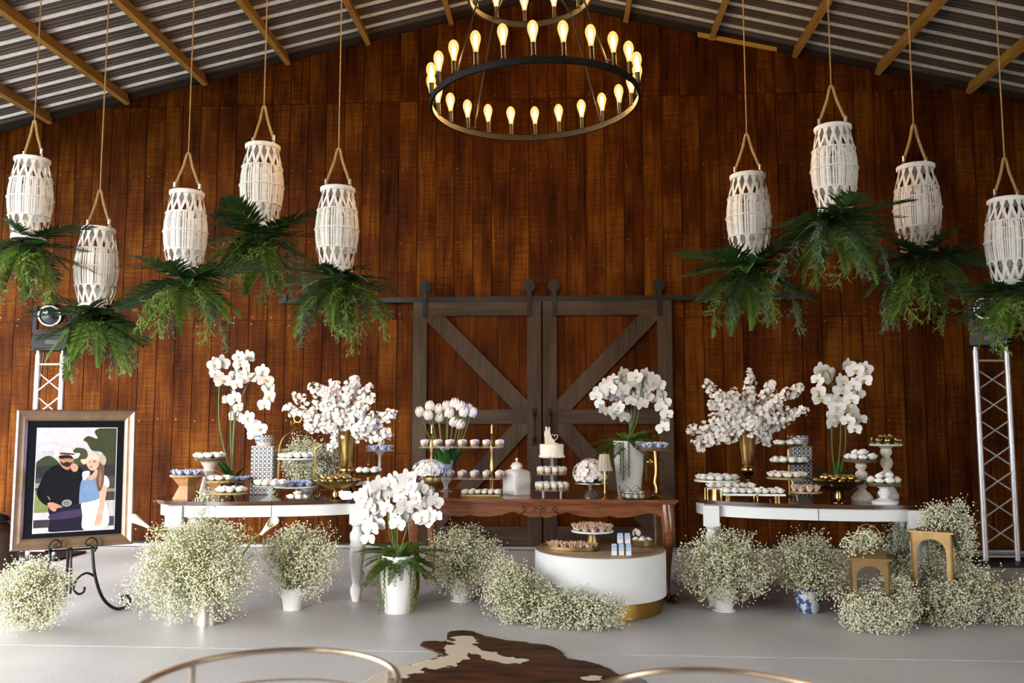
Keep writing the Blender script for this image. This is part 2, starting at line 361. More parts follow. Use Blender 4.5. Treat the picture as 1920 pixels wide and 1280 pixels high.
# ceiling: ridge cap, ribbed sheets, purlins
ce = MB().prism([(PKX - 0.25, PKZ - SL * 0.25 + 0.07), (PKX, PKZ + 0.07), (PKX + 0.25, PKZ - SL * 0.25 + 0.07), (PKX, PKZ + 0.085)], YF, YW + 0.3, 'y')
ceil = link('ceiling', ce.mesh('ceiling', M_roof), kind='structure', label='ribbed metal roof underside on pine purlins')
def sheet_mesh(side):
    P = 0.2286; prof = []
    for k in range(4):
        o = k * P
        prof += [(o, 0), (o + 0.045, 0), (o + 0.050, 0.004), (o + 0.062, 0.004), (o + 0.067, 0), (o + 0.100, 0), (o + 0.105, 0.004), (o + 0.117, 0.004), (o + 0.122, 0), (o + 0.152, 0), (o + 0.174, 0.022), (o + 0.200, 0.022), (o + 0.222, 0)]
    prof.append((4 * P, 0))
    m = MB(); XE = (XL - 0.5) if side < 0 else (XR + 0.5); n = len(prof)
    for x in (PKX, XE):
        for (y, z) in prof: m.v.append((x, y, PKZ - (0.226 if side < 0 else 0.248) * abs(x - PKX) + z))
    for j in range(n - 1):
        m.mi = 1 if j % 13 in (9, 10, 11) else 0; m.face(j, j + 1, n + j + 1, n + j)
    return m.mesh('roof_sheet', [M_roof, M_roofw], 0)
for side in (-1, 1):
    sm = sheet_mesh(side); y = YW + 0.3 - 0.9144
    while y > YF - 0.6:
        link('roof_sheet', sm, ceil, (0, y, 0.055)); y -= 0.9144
for (px, py) in [(-50, 258), (95, 225), (240, 190), (385, 153), (540, 115), (690, 78), (845, 38), (1175, 30), (1335, 62), (1490, 95), (1645, 128), (1815, 162), (1990, 196)]:
    x = atY(px, py, YW).x; s = -1 if x < PKX else 1
    ang = math.atan(slope(x)) * (1 if x < PKX else -1)
    m = MB().box((0, 0, 0), (0.055, YW - YF - 0.0, 0.115)); part('purlin', m, M_purlin, ceil, (x, (YW + YF) / 2 - 0.02, roofz(x) - 0.008), (0, -ang, 0), smooth=0)

# barn doors
def door(name, x0, x1, mirror, label, y=YW - 0.075):
    z0, z1 = 0.05, 2.615; S = 0.150; t = 0.035
    d = link(name, MB().box(((x0 + x1) / 2, y + 0.028, (z0 + z1) / 2), (x1 - x0 - 0.02, 0.012, z1 - z0 - 0.02)).mesh(name, M_groove), kind='structure', label=label)
    xx = x0 + 0.01
    n = 6; w = (x1 - x0 - 0.02) / n
    for i in range(n): part('plank', MB().box((x0 + 0.01 + (i + .5) * w, y + 0.016, (z0 + z1) / 2), (w - 0.006, 0.014, z1 - z0 - 0.03)), M_doorplank, d, smooth=0)
    yf = y - 0.012
    def bar(nm, a, b, wd, dy=0.0, mt=M_timber):
        a = Vector((a[0], 0, a[1])); b = Vector((b[0], 0, b[1])); v = (b - a); L = v.length; ang = math.atan2(v.z, v.x)
        o = part(nm, MB().box((0, 0, 0), (wd, t, L)), mt, d, ((a.x + b.x) / 2, yf + dy, (a.z + b.z) / 2), (0, PI / 2 - ang, 0), smooth=0); return o
    zm = atY(900, 781, YW).z
    bar('stile', (x0 + S / 2, z0), (x0 + S / 2, z1 - S), S); bar('stile', (x1 - S / 2, z0), (x1 - S / 2, z1 - S), S)
    bar('rail', (x0, z1 - S / 2), (x1, z1 - S / 2), S)
    bar('rail', (x0 + S, zm), (x1 - S, zm), S); bar('rail', (x0 + S, z0 + S * .7), (x1 - S, z0 + S * .7), S * 1.3)
    xi, xo = (x1 - S, x0 + S) if not mirror else (x0 + S, x1 - S)
    s = 1 if not mirror else -1
    def brace(za, zb):      # outer end za, inner end zb : corner-cut board
        wv = 0.15; pts = [(xo + s * 0.0, za), (xo + s * wv * 1.25, za), (xi, zb + (0.10 if za > zb else -0.10)), (xi, zb), (xi - s * wv * 1.0, zb), (xo, za - (0.06 if za > zb else -0.06))]
        part('brace', MB().prism(pts, yf - t / 2 + 0.004, yf + t / 2 - 0.004, 'y'), M_timber, d, smooth=0)
    brace(z1 - S, zm + S / 2); brace(z0 + S * 1.35, zm - S / 2)
    for hx in ((x0 + 0.125, x1 - 0.125)):
        hg = part('hanger_strap', MB().box((hx, yf - 0.028, z1 + 0.035), (0.045, 0.008, 0.40)), M_black, d)
        part('wheel', MB().tube([(hx, yf - 0.022, z1 + 0.165), (hx, yf + 0.004, z1 + 0.165)], 0.062, 20), M_black, hg)
        part('wheel', MB().tube([(hx, yf - 0.006, z1 + 0.165), (hx, yf - 0.002, z1 + 0.165)], 0.068, 20), M_black, hg)
        for bz in (-0.13, -0.05, 0.165): part('bolt', MB().tube([(hx, yf - 0.04, z1 + bz), (hx, yf - 0.028, z1 + bz)], 0.011, 8), M_black, hg)
    hx = xi + s * S * 0.5 ; zc = atY(1002, 800, YW).z
    hd = part('handle', MB().tube(spl([(hx, yf - 0.02, zc + 0.14), (hx, yf - 0.06, zc + 0.12), (hx, yf - 0.062, zc - 0.12), (hx, yf - 0.02, zc - 0.14)], 5), 0.011, 8), M_black, d)
    for zz in (0.15, -0.15): part('plate', MB().box((hx, yf - 0.021, zc + zz), (0.05, 0.008, 0.09)), M_black, hd)
dxm = atY(1017, 800, YW).x; dxl = atY(777, 700, YW).x; dxr = atY(1259, 700, YW).x
door('door_1', dxl, dxm - 0.008, False, 'left sliding barn door with dark diagonal braces')
door('door_2', dxm + 0.008, dxr, True, 'right sliding barn door with dark diagonal braces')
ra, rb = atY(523, 565, YW - 0.09), atY(1522, 558, YW - 0.09); zr = 2.645
tr = link('trim_3', MB().box(((ra.x + rb.x) / 2, YW - 0.093, zr), (rb.x - ra.x, 0.012, 0.055)).mesh('trim_3', M_black), kind='structure', label='black flat steel sliding door track')
for px in (560, 690, 900, 1130, 1330, 1500):
    x = atY(px, 560, YW).x; part('standoff', MB().tube([(x, YW - 0.10, zr), (x, YW - 0.005, zr)], 0.014, 8), M_black, tr)
for x in (ra.x + 0.07, rb.x - 0.07): part('end_stop', MB().box((x, YW - 0.11, zr + 0.02), (0.05, 0.04, 0.10)), M_black, tr)

# ================================================================== chandelier
def chandelier():
    c = atY(1003, 194, 5.95); k = kk(1003, 5.95); R1 = 200 * k; R2 = 121 * k
    t = thing('chandelier', 'two tier black iron ring chandelier with glowing filament bulbs', 'chandelier', c)
    t.rotation_euler = (0, R(-2.2), 0)
    z2 = (atY(1003, -8, 5.95).z - c.z)
    bulb_g = MB().lathe([(0.013, 0), (0.014, 0.012), (0.019, 0.035), (0.028, 0.065), (0.031, 0.085), (0.028, 0.105), (0.018, 0.122), (0.006, 0.13), (0.0001, 0.131)], 14, closed=False).mesh('bulb_glass', M_bulb)
    fil = MB().lathe([(0.004, 0.02), (0.009, 0.045), (0.012, 0.072), (0.009, 0.095), (0.003, 0.106)], 8).mesh('filament', M_fil)
    for me_ in (bulb_g, fil): me_.transform(Matrix.Scale(1.15, 4))
    sock = MB().lathe([(0.021, 0), (0.021, 0.004), (0.0155, 0.006), (0.0155, 0.085), (0.0175, 0.085), (0.0175, 0.09)], 12).mesh('socket', M_black)
    def tier(nm, Rr, z, n, off):
        m = MB(); w, h = 0.018, 0.042; N = 72
        pr = [(Rr - w / 2, z - h / 2), (Rr + w / 2, z - h / 2), (Rr + w / 2, z + h / 2), (Rr - w / 2, z + h / 2), (Rr - w / 2, z - h / 2)]
        m.lathe(pr, N, closed=False); part(nm, m, M_black, t)
        for i in range(n):
            a = 2 * PI * (i + off) / n
            s = link('candle_socket', sock, t, (Rr * math.cos(a), Rr * math.sin(a), z + h / 2))
            link('bulb', bulb_g, s, (0, 0, 0.09)); link('filament', fil, s, (0, 0, 0.09))
    tier('lower_ring', R1, 0, 24, 0.1); tier('upper_ring', R2, z2, 12, 0.25)
    ztop = roofz(c.x) - c.z - 0.12
    for a in (48, 132, 228, 312):
        d = (math.cos(R(a)), math.sin(R(a)))
        part('rod', MB().tube([(R1 * d[0], R1 * d[1], 0.02), (R2 * d[0], R2 * d[1], z2)], 0.006, 6), M_black, t)
        part('rod', MB().tube([(R2 * d[0], R2 * d[1], z2), (0.03 * d[0], 0.03 * d[1], z2 + 0.35)], 0.006, 6), M_black, t)
        part('loop', MB().ring(0.018, 0.004, 0.04, 12, 5, c=(R1 * d[0], R1 * d[1], 0)), M_black, t)
    part('hub', MB().ball((0, 0, z2 + 0.36), 0.05), M_black, t)
    part('down_rod', MB().tube([(0, 0, z2 + 0.36), (0, 0, max(ztop, z2 + 0.45))], 0.010, 8), M_black, t)
chandelier()

# ================================================================== wicker lanterns and foliage
LH = 0.56
def lr(u): return 0.098 + 0.044 * math.sin(PI * min(1, max(0, u))) ** 1.3   # u from 0 bottom to 1 top
def lantern_meshes():
    D = {}
    D['base'] = MB().lathe([(0.104, 0), (0.106, 0.004), (0.106, 0.03), (0.102, 0.034), (0.098, 0.034), (0.098, 0.008)], 28).mesh('base_hoop', M_wick)
    D['top'] = MB().lathe([(0.094, LH - 0.03), (0.107, LH - 0.03), (0.113, LH - 0.02), (0.113, LH - 0.004), (0.107, LH), (0.092, LH), (0.092, LH - 0.02)], 28).mesh('top_hoop', M_wick)
    zs = [0.155, 0.28, 0.405]
    D['hoop'] = [MB().ring(lr(z / LH), 0.0048, z, 30, 6).mesh('hoop', M_wick) for z in zs]
    s = MB(); N = 110
    for i in range(N):
        a = 2 * PI * i / N + random.uniform(-.02, .02); w = 0.0031
        P = []
        for j in range(9):
            z = 0.02 + (LH - 0.04) * j / 8; r = lr(z / LH) - 0.002; P.append((r, z))
        if i % 11 == 3: continue
        for j in range(2, 6):
            q = []
            for (r, z), sg in ((P[j], -1), (P[j], 1), (P[j + 1], 1), (P[j + 1], -1)):
                q.append((r * math.cos(a) - sg * w * math.sin(a), r * math.sin(a) + sg * w * math.cos(a), z))
            s.quad(*q)
    D['slats'] = s.mesh('vertical_canes', M_wick, 0)
    def lattice(z0, z1):
        m = MB()
        for sg in (-1, 1):
            for i in range(14):
                a0 = 2 * PI * i / 14; n = 6; w = 0.0082
                prev = None
                for j in range(n + 1):
                    u = j / n; z = z0 + (z1 - z0) * u; a = a0 + sg * u * 2 * PI / 14 * 0.72; r = lr(z / LH) - 0.002 + (0.002 if sg > 0 else 0)
                    dz = 0.002; pa = (r * math.cos(a - w / r), r * math.sin(a - w / r), z); pb = (r * math.cos(a + w / r), r * math.sin(a + w / r), z)
                    if prev: m.quad(prev[0], prev[1], pb, pa)
                    prev = (pa, pb)
        return m.mesh('diamond_lattice', M_wick, 0)
    D['lat'] = [lattice(0.03, 0.158), lattice(0.402, LH - 0.025)]
    D['liner'] = MB().lathe([(0.058, 0.02), (0.058, 0.2), (0.058, 0.30)], 18, closed=False).mesh('inner_sleeve', M_glass)
    hl = 0.265
    D['rope'] = MB().tube(spl([(-0.075, 0, LH + 0.045), (-0.03, 0, LH + 0.17), (-0.010, 0, LH + hl - 0.012), (0, 0, LH + hl), (0.010, 0, LH + hl - 0.012), (0.03, 0, LH + 0.17), (0.075, 0, LH + 0.045)], 5), 0.0085, 7).mesh('rope_handle', M_jute)
    D['clip'] = MB().tube([(0, 0, 0), (0, 0, 0.035)], 0.010, 8).mesh('ferrule', M_silver)
    D['hook'] = MB().ring(0.008, 0.0025, 0, 10, 5).mesh('hook_ring', M_silver)
    return D, hl
LD, HL = lantern_meshes()

def palm_mesh(L, n, ll, seed, m, droop=0.5, wide=0.011):
    r = random.Random(seed); b = MB()
    def P(u): return Vector((L * u * (1 - 0.12 * droop * u), 0, -L * droop * u * u * 0.55))
    b.tube([P(i / 6) for i in range(7)], [0.004 * (1 - 0.75 * i / 6) for i in range(7)], 4)
    for i in range(n):
        u = 0.14 + 0.84 * i / (n - 1); p = P(u); l = ll * (math.sin(PI * (0.16 + 0.80 * u)) ** 0.7) * r.uniform(.88, 1.1)
        for sg in (-1, 1):
            d = Vector((0.62 + 0.35 * u, sg * (1 - 0.45 * u), 0.18 - 0.25 * r.random())).normalized(); w = Vector((1, -sg * 0.55, 0)).normalized() * wide * 0.5
            e = p + d * l + Vector((0, 0, -0.05 * l)); mid = p + d * l * .45 + Vector((0, 0, 0.03 * l))
            b.quad(p - w * .6, p + w * .6, mid + w, mid - w); b.quad(mid - w, mid + w, e)
    return b.mesh('palm_frond', m, 0)
def feather_mesh(L, seed, m):
    r = random.Random(seed); b = MB(); pts = []
    for i in range(9):
        u = i / 8; pts.append(Vector((L * 0.75 * math.sin(u * 1.3), 0.03 * math.sin(u * 5 + seed), -L * 0.62 * u * u)))
    b.tube(pts, 0.002, 3)
    for i in range(1, 9):
        for q in range(7):
            p = pts[i - 1].lerp(pts[i], r.random()); d = Vector((r.uniform(-.4, 1), r.uniform(-1, 1), r.uniform(-1, .2))).normalized() * L * 0.20 * r.uniform(.5, 1)
            b.tube([p, p + d], [0.0022, 0.001], 3)
            for z in range(7):
                s0 = p + d * r.uniform(.2, 1.0); e = Vector((r.uniform(-1, 1), r.uniform(-1, 1), r.uniform(-1, .4))).normalized() * 0.024
                w = Vector((r.uniform(-1, 1), r.uniform(-1, 1), 0)).normalized() * 0.0035
                b.quad(s0 - w, s0 + w, s0 + e)
    return b.mesh('asparagus_sprig', m, 0)
def leaf_mesh(L, W, m1, m2, droop=0.6):
    b = MB(); n = 9; rows = []
    for i in range(n + 1):
        u = i / n; w = W * math.sin(PI * u ** 0.8) ** 0.85 + 0.002; x = L * u; z = -L * droop * u * u * .5
        rows.append([(x, -w, z + w * .25), (x, -w * .82, z + w * .18), (x, 0, z), (x, w * .82, z + w * .18), (x, w, z + w * .25)])
    for a, c in zip(rows, rows[1:]):
        for j in range(4):
            b.mi = 1 if j in (0, 3) else 0; b.quad(a[j], a[j + 1], c[j + 1], c[j])
    return b.mesh('broad_leaf', [m1, m2], 0)
PALMS = [palm_mesh(.40, 19, .14, s, M_palm, .18, .017) for s in (1, 2)] + [palm_mesh(.33, 16, .12, 3, M_palm, .35, .017)]
FERNS = [palm_mesh(.38, 26, .075, s, M_fern, .55, .017) for s in (4, 5)]
FEATH = [feather_mesh(.36, s, M_feath) for s in (1, 2)] + [feather_mesh(.36, 3, M_grey_green)]
LEAFS = [leaf_mesh(.24, .042, M_leaf, M_leafe), leaf_mesh(.20, .055, M_leaf, M_leaf, .3)]
def aim(o, az, down, roll=0.0):
    o.rotation_euler = (Matrix.Rotation(az, 4, 'Z') @ Matrix.Rotation(down, 4, 'Y') @ Matrix.Rotation(roll, 4, 'X')).to_euler()
def foliage(loc, label, seed, sc=1.0, lush=1.0):
    r = random.Random(seed); t = thing('foliage_bunch', label, 'greenery', loc, group='greenery hung below the wicker lanterns')
    part('tie_knot', MB().lathe([(0.03, -0.06), (0.055, -0.03), (0.06, -0.008), (0.045, 0.0)], 12), M_stake, t)
    def put(nm, me, n, lo, hi, zlo=-0.05, s0=.8, s1=1.1):
        a0 = r.random() * 6.28
        for i in range(n):
            o = link(nm, me[r.randrange(len(me))], t, (0, 0, r.uniform(zlo, -0.01))); aim(o, a0 + 2 * PI * (i + r.uniform(-.3, .3)) / n, r.uniform(lo, hi), r.uniform(-.4, .4)); s = r.uniform(s0, s1) * sc; o.scale = (s, s, s)
    put('palm_frond', PALMS, 11, -0.40, 0.10); put('palm_frond', PALMS, 7, 0.1, 0.5)
    put('fern_frond', FERNS, int(11 * lush), 0.25, 0.95); put('asparagus_sprig', FEATH, int(7 * lush), 0.1, 0.6, s0=.85, s1=1.2)
    put('broad_leaf', LEAFS, 4, -0.35, 0.35)
LANT = [(57, 298, 450, 5.6, 'hanging at far left edge', 'above the spotlight and feathery pale green sprigs'), (181, 428, 580, 5.95, 'hanging lowest on the left', 'beside the spotlight'),
        (348, 360, 515, 5.5, 'third from left, above left orchids', 'third from left'), (491, 273, 430, 6.05, 'highest of the left five', 'highest on the left'),
        (632, 353, 512, 5.65, 'nearest the barn doors on left', 'left of the barn doors'), (1404, 328, 490, 5.75, 'nearest the barn doors on right', 'covering the right end of the door track'),
        (1564, 238, 402, 5.3, 'highest of the right four', 'highest on the right'), (1720, 311, 475, 5.75, 'third on the right, above white pedestals', 'second from right edge'), (1892, 373, 537, 5.25, 'cut by right photo edge', 'in front of the right spotlight')]
for i, (px, pt, pb, Y, l1, l2) in enumerate(LANT):
    b = atY(px, pb, Y); top = atY(px, pt, Y); b.x = (b.x + top.x) / 2; s = (top.z - b.z) / LH
    t = thing('hanging_lantern', 'white wicker barrel lantern ' + l1, 'lantern', b, R(random.uniform(-25, 25)), 'white wicker lanterns hung on ropes'); t.scale = (s, s, s)
    link('base_hoop', LD['base'], t); link('top_hoop', LD['top'], t)
    for h in LD['hoop']: link('hoop', h, t)
    link('vertical_canes', LD['slats'], t, kind='stuff')
    for h in LD['lat']: link('diamond_lattice', h, t, kind='stuff')
    link('inner_sleeve', LD['liner'], t)
    rp = link('rope_handle', LD['rope'], t)
    for sx in (-.078, .078):
        link('ferrule', LD['clip'], rp, (sx, 0, LH + 0.025)); link('hook_ring', LD['hook'], rp, (sx * 1.05, 0, LH + 0.012), (PI / 2, 0, 0))
    zt = (roofz(b.x) - 0.01 - b.z) / s
    part('cord', MB().tube([(0, 0, LH + HL - 0.004), (0, 0, zt)], 0.0042, 6), M_jute, t)
    foliage((b.x, b.y, b.z - 0.004), 'dark palm and fern bunch under lantern ' + l2, 20 + i, s * (1.05 if i in (0, 8) else 1.18))

# ================================================================== lighting trusses with moving heads
def truss(px, pyb, Y, h, w, label, hlabel, head_rz, tilt):
    b = Vector((xat(px, Y, 0), Y, 0)); t = thing('lighting_truss', label, 'truss', b, R(0))
    part('base_plate', MB().box((0, 0, 0.012), (0.62, 0.55, 0.022)), M_black, t)
    for sx in (-1, 1):
        ch = part('chord', MB().tube([(sx * w / 2, 0, 0.024), (sx * w / 2, 0, h)], 0.026, 12), M_alu, t)
        part('end_fitting', MB().tube([(sx * w / 2, 0, h), (sx * w / 2, 0, h + 0.035)], 0.019, 10), M_alu, ch)
    for z in (0.06, 0.11, h - 0.10): part('rung', MB().tube([(-w / 2, 0, z), (w / 2, 0, z)], 0.010, 8), M_alu, t)
    n = 7; z0 = 0.16; dz = (h - 0.32) / n
    for i in range(n):
        a, e = z0 + i * dz + 0.02, z0 + (i + 1) * dz - 0.02
        part('lacing_bar', MB().tube([(-w / 2, -0.008, a), (w / 2, -0.008, e)], 0.0075, 6), M_alu, t)
        part('lacing_bar', MB().tube([(w / 2, 0.008, a), (-w / 2, 0.008, e)], 0.0075, 6), M_alu, t)
    part('top_plate', MB().box((0, 0, h + 0.042), (w + 0.06, 0.22, 0.012)), M_black, t)
    z = h + 0.05
    hd = thing('moving_head_light', hlabel, 'stage light', (b.x, Y, z), head_rz)
    bs = part('base_box', MB().prism([(-0.15, 0), (0.15, 0), (0.165, 0.03), (0.155, 0.115), (0.13, 0.13), (-0.13, 0.13), (-0.155, 0.115), (-0.165, 0.03)], -0.12, 0.12, 'y'), M_bplast, hd)
    part('display', MB().box((0.02, -0.123, 0.065), (0.11, 0.006, 0.04)), mat('grey_display', (0.06, 0.06, 0.07), 0.3), bs)
    yk = part('yoke', MB().box((0, 0, 0.165), (0.30, 0.14, 0.05)), M_bplast, hd)
    for sx in (-1, 1): part('yoke_arm', MB().prism([(-0.06, 0.15), (0.06, 0.15), (0.075, 0.32), (0.05, 0.43), (-0.05, 0.43), (-0.075, 0.32)], sx * 0.150 - 0.02, sx * 0.150 + 0.02).mesh('yoke_arm', M_bplast) and MB().box((sx * 0.15, 0, 0.30), (0.038, 0.13, 0.28)), M_bplast, hd)
    M = Matrix.Rotation(tilt, 4, 'X')
    hb = MB().lathe([(0.02, -0.17), (0.085, -0.15), (0.115, -0.08), (0.118, 0.04), (0.112, 0.14), (0.095, 0.165), (0.092, 0.15)], 22)
    rot = (PI / 2 + tilt, 0, 0)
    he = part('head', hb, M_bplast, hd, (0, 0, 0.36), rot)
    part('lens_ring', MB().ring(0.098, 0.010, 0.165, 28, 6), M_alu, he)
    part('lens', MB().lathe([(0.0001, 0.175), (0.05, 0.17), (0.09, 0.155)], 22, closed=False), mat('dark_lens', (0.01, 0.012, 0.018), 0.05, coat=1.0), he)
    return b, z
truss(76, 1040, 8.35, 2.02, 0.26, 'silver ladder truss behind the picture frame', 'black moving head stage light on left truss', R(22), R(12))
bR, zR = truss(1879, 1045, 8.55, 2.03, 0.295, 'tall silver ladder truss with crossed lacing at right wall', 'black moving head stage light behind right greenery', R(-35), R(5))
part_cable = MB().tube(spl([(-5.33, 8.44, 2.1), (-5.38, 8.46, 1.5), (-5.30, 8.47, 0.8), (-5.35, 8.5, 0.03)], 6), 0.007, 6)
link('power_cable', part_cable.mesh('power_cable', M_bplast), label='thin black cable hanging behind the left truss', cat='cable')
# blue beam from the right moving head
bl = bpy.data.lights.new('blue_beam', 'SPOT'); bl.energy = 600; bl.color = (0.12, 0.25, 1.0); bl.spot_size = R(11); bl.spot_blend = 0.5; bl.shadow_soft_size = 0.07
blo = bpy.data.objects.new('blue_beam', bl); COL.objects.link(blo)
hp = Vector((bR.x, 8.55, zR + 0.36)); tgt = Vector((xat(730, 6.75, 1.3), 6.75, 1.22)); dr = (tgt - hp).normalized(); blo.location = hp + dr * 0.24
blo.rotation_euler = dr.to_track_quat('-Z', 'Y').to_euler()

# ================================================================== framed picture on easel
def framed_picture():
    BL = atY(18, 1033, 5.72); BR = atY(247, 1018, 6.15)
    rv = Vector((BR.x - BL.x, BR.y - BL.y, 0)); W = rv.length; rv.normalize()
    zb = (BL.z + BR.z) / 2; Hh = atY(20, 768, 5.80).z - zb
    c = Vector(((BL.x + BR.x) / 2, (BL.y + BR.y) / 2, zb)); rz = math.atan2(rv.y, rv.x)
    t = thing('framed_picture', 'bronze framed photograph of a couple in cowboy hats', 'picture', c, rz)
    t.rotation_euler = (R(-6), 0, rz)
    fw = 0.074; mw = 0.085
    M_bronze = mat('bronze_moulding', (0.26, 0.17, 0.105), 0.35, 0.55, col2=(0.2, 0.125, 0.075), scale=10)
    pr = [(0, -0.0), (0, 0.045), (0.012, 0.05), (0.03, 0.040), (0.05, 0.038), (0.064, 0.03), (fw, 0.018), (fw, 0.0)]
    x0, x1, z0, z1 = -W / 2, W / 2, 0, Hh
    def bar(axis, sg):
        m = MB(); n = len(pr)
        for e in (0, 1):
            for (u, d) in pr:
                if axis == 'x': p = ((x0 + u) if e == 0 else (x1 - u), -d, (z0 + u) if sg < 0 else (z1 - u))
                else: p = ((x0 + u) if sg < 0 else (x1 - u), -d, (z0 + u) if e == 0 else (z1 - u))
                m.v.append(p)
        for j in range(n - 1): m.face(j, j + 1, n + j + 1, n + j)
        return m
    for ax in 'xz':
        for sg in (-1, 1): part('frame_side', bar(ax, sg), M_bronze, t, smooth=30)
    part('outer_edge', MB().box((x0 + 0.004, -0.02, Hh / 2), (0.014, 0.05, Hh + 0.004)).box((x1 - 0.004, -0.02, Hh / 2), (0.014, 0.05, Hh + 0.004)).box((0, -0.02, Hh - 0.002), (W, 0.05, 0.012)).box((0, -0.02, 0.002), (W, 0.05, 0.012)), M_black, t)
    part('backing', MB().box((0, 0.006, Hh / 2), (W - 0.02, 0.012, Hh - 0.02)), M_black, t)
    part('mat_board', MB().box((0, -0.008, Hh / 2), (W - 2 * fw + 0.01, 0.012, Hh - 2 * fw + 0.01)), mat('black_mat_board', (0.006, 0.007, 0.010), 0.85, spec=0.08), t)
    # the print, drawn in the coordinates of a 594 x 770 sheet
    PX0, PX1 = x0 + W * 0.172, x0 + W * 0.838; PZ1, PZ0 = z0 + Hh * 0.868, z0 + Hh * 0.115
    def q(x, y): return (PX0 + (PX1 - PX0) * (x - 232) / 594, PZ1 - (PZ1 - PZ0) * (y - 330) / 765)
    cols = {}; mats = []
    pm = MB(); lay = [0]
    def colm(c):
        if c not in cols:
            cols[c] = len(mats); lin = tuple((v / 255) ** 2.2 for v in c); mats.append(mat('print_%d_%d_%d' % c, tuple(v * .8 for v in lin), 0.4, spec=0.2, col2=tuple(v * .66 for v in lin), scale=25))
        return cols[c]
    def shape(c, pts, sm=True):
        pts = [q(*p) for p in pts]
        if sm: pts = [(v[0], v[1]) for v in spl([(a, b, 0) for a, b in pts], 4, True)]
        pts = [(min(PX1, max(PX0, a)), min(PZ1, max(PZ0, b))) for a, b in pts]
        y = -0.0145 - 0.00012 * lay[0]; lay[0] += 1; pm.mi = colm(c); pm.quad(*[(a, y, b) for a, b in pts])
    def rect(c, a, b, d, e): shape(c, [(a, b), (d, b), (d, e), (a, e)], False)
    def oval(c, x, y, rx, ry): shape(c, [(x + rx * math.cos(i * PI / 5), y + ry * math.sin(i * PI / 5)) for i in range(10)])
    rect((206, 200, 207), 232, 330, 826, 1100); rect((216, 210, 214), 232, 330, 826, 430); rect((198, 192, 200), 232, 500, 826, 600)
    shape((62, 70, 50), [(225, 600), (260, 560), (310, 535), (350, 545), (400, 590), (420, 640), (420, 700), (225, 700)])
    shape((74, 78, 55), [(500, 500), (560, 480), (600, 500), (640, 560), (840, 560), (840, 680), (500, 680)])
    shape((66, 70, 48), [(660, 345), (830, 325), (835, 640), (740, 620), (720, 520), (640, 500), (600, 440), (570, 420), (610, 390), (680, 410)])
    rect((52, 52, 54), 232, 610, 826, 740); rect((74, 74, 78), 232, 700, 826, 790); rect((150, 148, 120), 232, 735, 300, 770)
    rect((138, 142, 86), 232, 790, 826, 1000); shape((128, 134, 78), [(225, 880), (340, 880), (345, 950), (225, 985)])
    rect((205, 196, 200), 232, 950, 826, 1005); rect((60, 58, 62), 232, 1002, 826, 1060); rect((205, 198, 200), 232, 1060, 826, 1100)
    rect((66, 62, 64), 560, 815, 826, 880); rect((196, 188, 192), 700, 880, 826, 1000); rect((70, 66, 70), 740, 1000, 826, 1070)
    # man
    shape((34, 30, 46), [(350, 900), (580, 895), (600, 1000), (610, 1100), (360, 1105), (352, 1000)])
    shape((66, 54, 84), [(360, 965), (590, 935), (590, 985), (370, 1005)])
    shape((17, 18, 26), [(395, 600), (470, 650), (520, 620), (575, 650), (580, 760), (560, 890), (450, 905), (350, 900), (345, 850), (310, 800), (320, 650)])
    shape((15, 16, 23), [(330, 650), (300, 660), (270, 730), (245, 810), (290, 880), (345, 905), (355, 880), (320, 820), (350, 740)])
    shape((196, 142, 112), [(328, 885), (370, 880), (438, 915), (400, 922), (385, 945), (350, 930)])
    oval((150, 148, 146), 467, 888, 37, 26); oval((118, 112, 106), 467, 888, 26, 17)
    shape((188, 134, 108), [(405, 545), (500, 540), (500, 600), (470, 640), (440, 635), (408, 600)])
    shape((58, 40, 34), [(408, 575), (430, 590), (455, 580), (485, 590), (498, 570), (492, 605), (465, 620), (440, 616), (415, 600)])
    shape((40, 28, 26), [(404, 535), (504, 535), (500, 560), (408, 558)]); rect((170, 120, 98), 432, 556, 482, 574)
    shape((228, 216, 206), [(356, 500), (380, 490), (410, 505), (430, 480), (490, 484), (505, 515), (550, 520), (540, 550), (510, 560), (480, 535), (410, 530), (375, 548)])
    shape((84, 68, 70), [(408, 512), (500, 520), (502, 532), (410, 526)])
    shape((206, 158, 132), [(486, 605), (510, 595), (538, 615), (538, 645), (515, 660), (490, 640)])
    # woman
    shape((226, 220, 224), [(580, 880), (700, 860), (765, 900), (778, 1075), (600, 1092), (585, 980)])
    shape((122, 146, 184), [(565, 740), (610, 690), (690, 690), (712, 760), (712, 860), (580, 892), (558, 890)])
    shape((230, 224, 228), [(575, 665), (625, 655), (625, 690), (585, 725)]); shape((232, 226, 230), [(705, 690), (760, 700), (782, 750), (770, 785), (715, 780)])
    shape((220, 176, 152), [(712, 780), (762, 780), (750, 900), (735, 1010), (725, 1060), (680, 1065), (690, 1000), (708, 900)])
    shape((218, 172, 148), [(610, 700), (640, 690), (680, 640), (690, 690), (640, 725)])
    shape((112, 82, 62), [(690, 590), (735, 590), (740, 680), (735, 760), (712, 810), (690, 790), (680, 720), (690, 660)]); shape((152, 116, 88), [(705, 640), (722, 700), (715, 780), (700, 740)])
    shape((222, 176, 152), [(602, 570), (690, 570), (692, 620), (660, 652), (628, 645), (605, 610)]); shape((186, 92, 92), [(626, 622), (650, 618), (640, 632)])
    shape((96, 70, 56), [(612, 582), (628, 580), (628, 588)]); shape((96, 70, 56), [(650, 580), (670, 580), (664, 590)])
    shape((214, 200, 178), [(556, 570), (600, 560), (620, 520), (665, 515), (690, 540), (730, 535), (752, 575), (735, 615), (700, 585), (650, 565), (585, 605)])
    shape((190, 172, 150), [(690, 540), (730, 535), (752, 575), (735, 615), (705, 590)])
    part('photo_print', pm, mats, t, smooth=0)
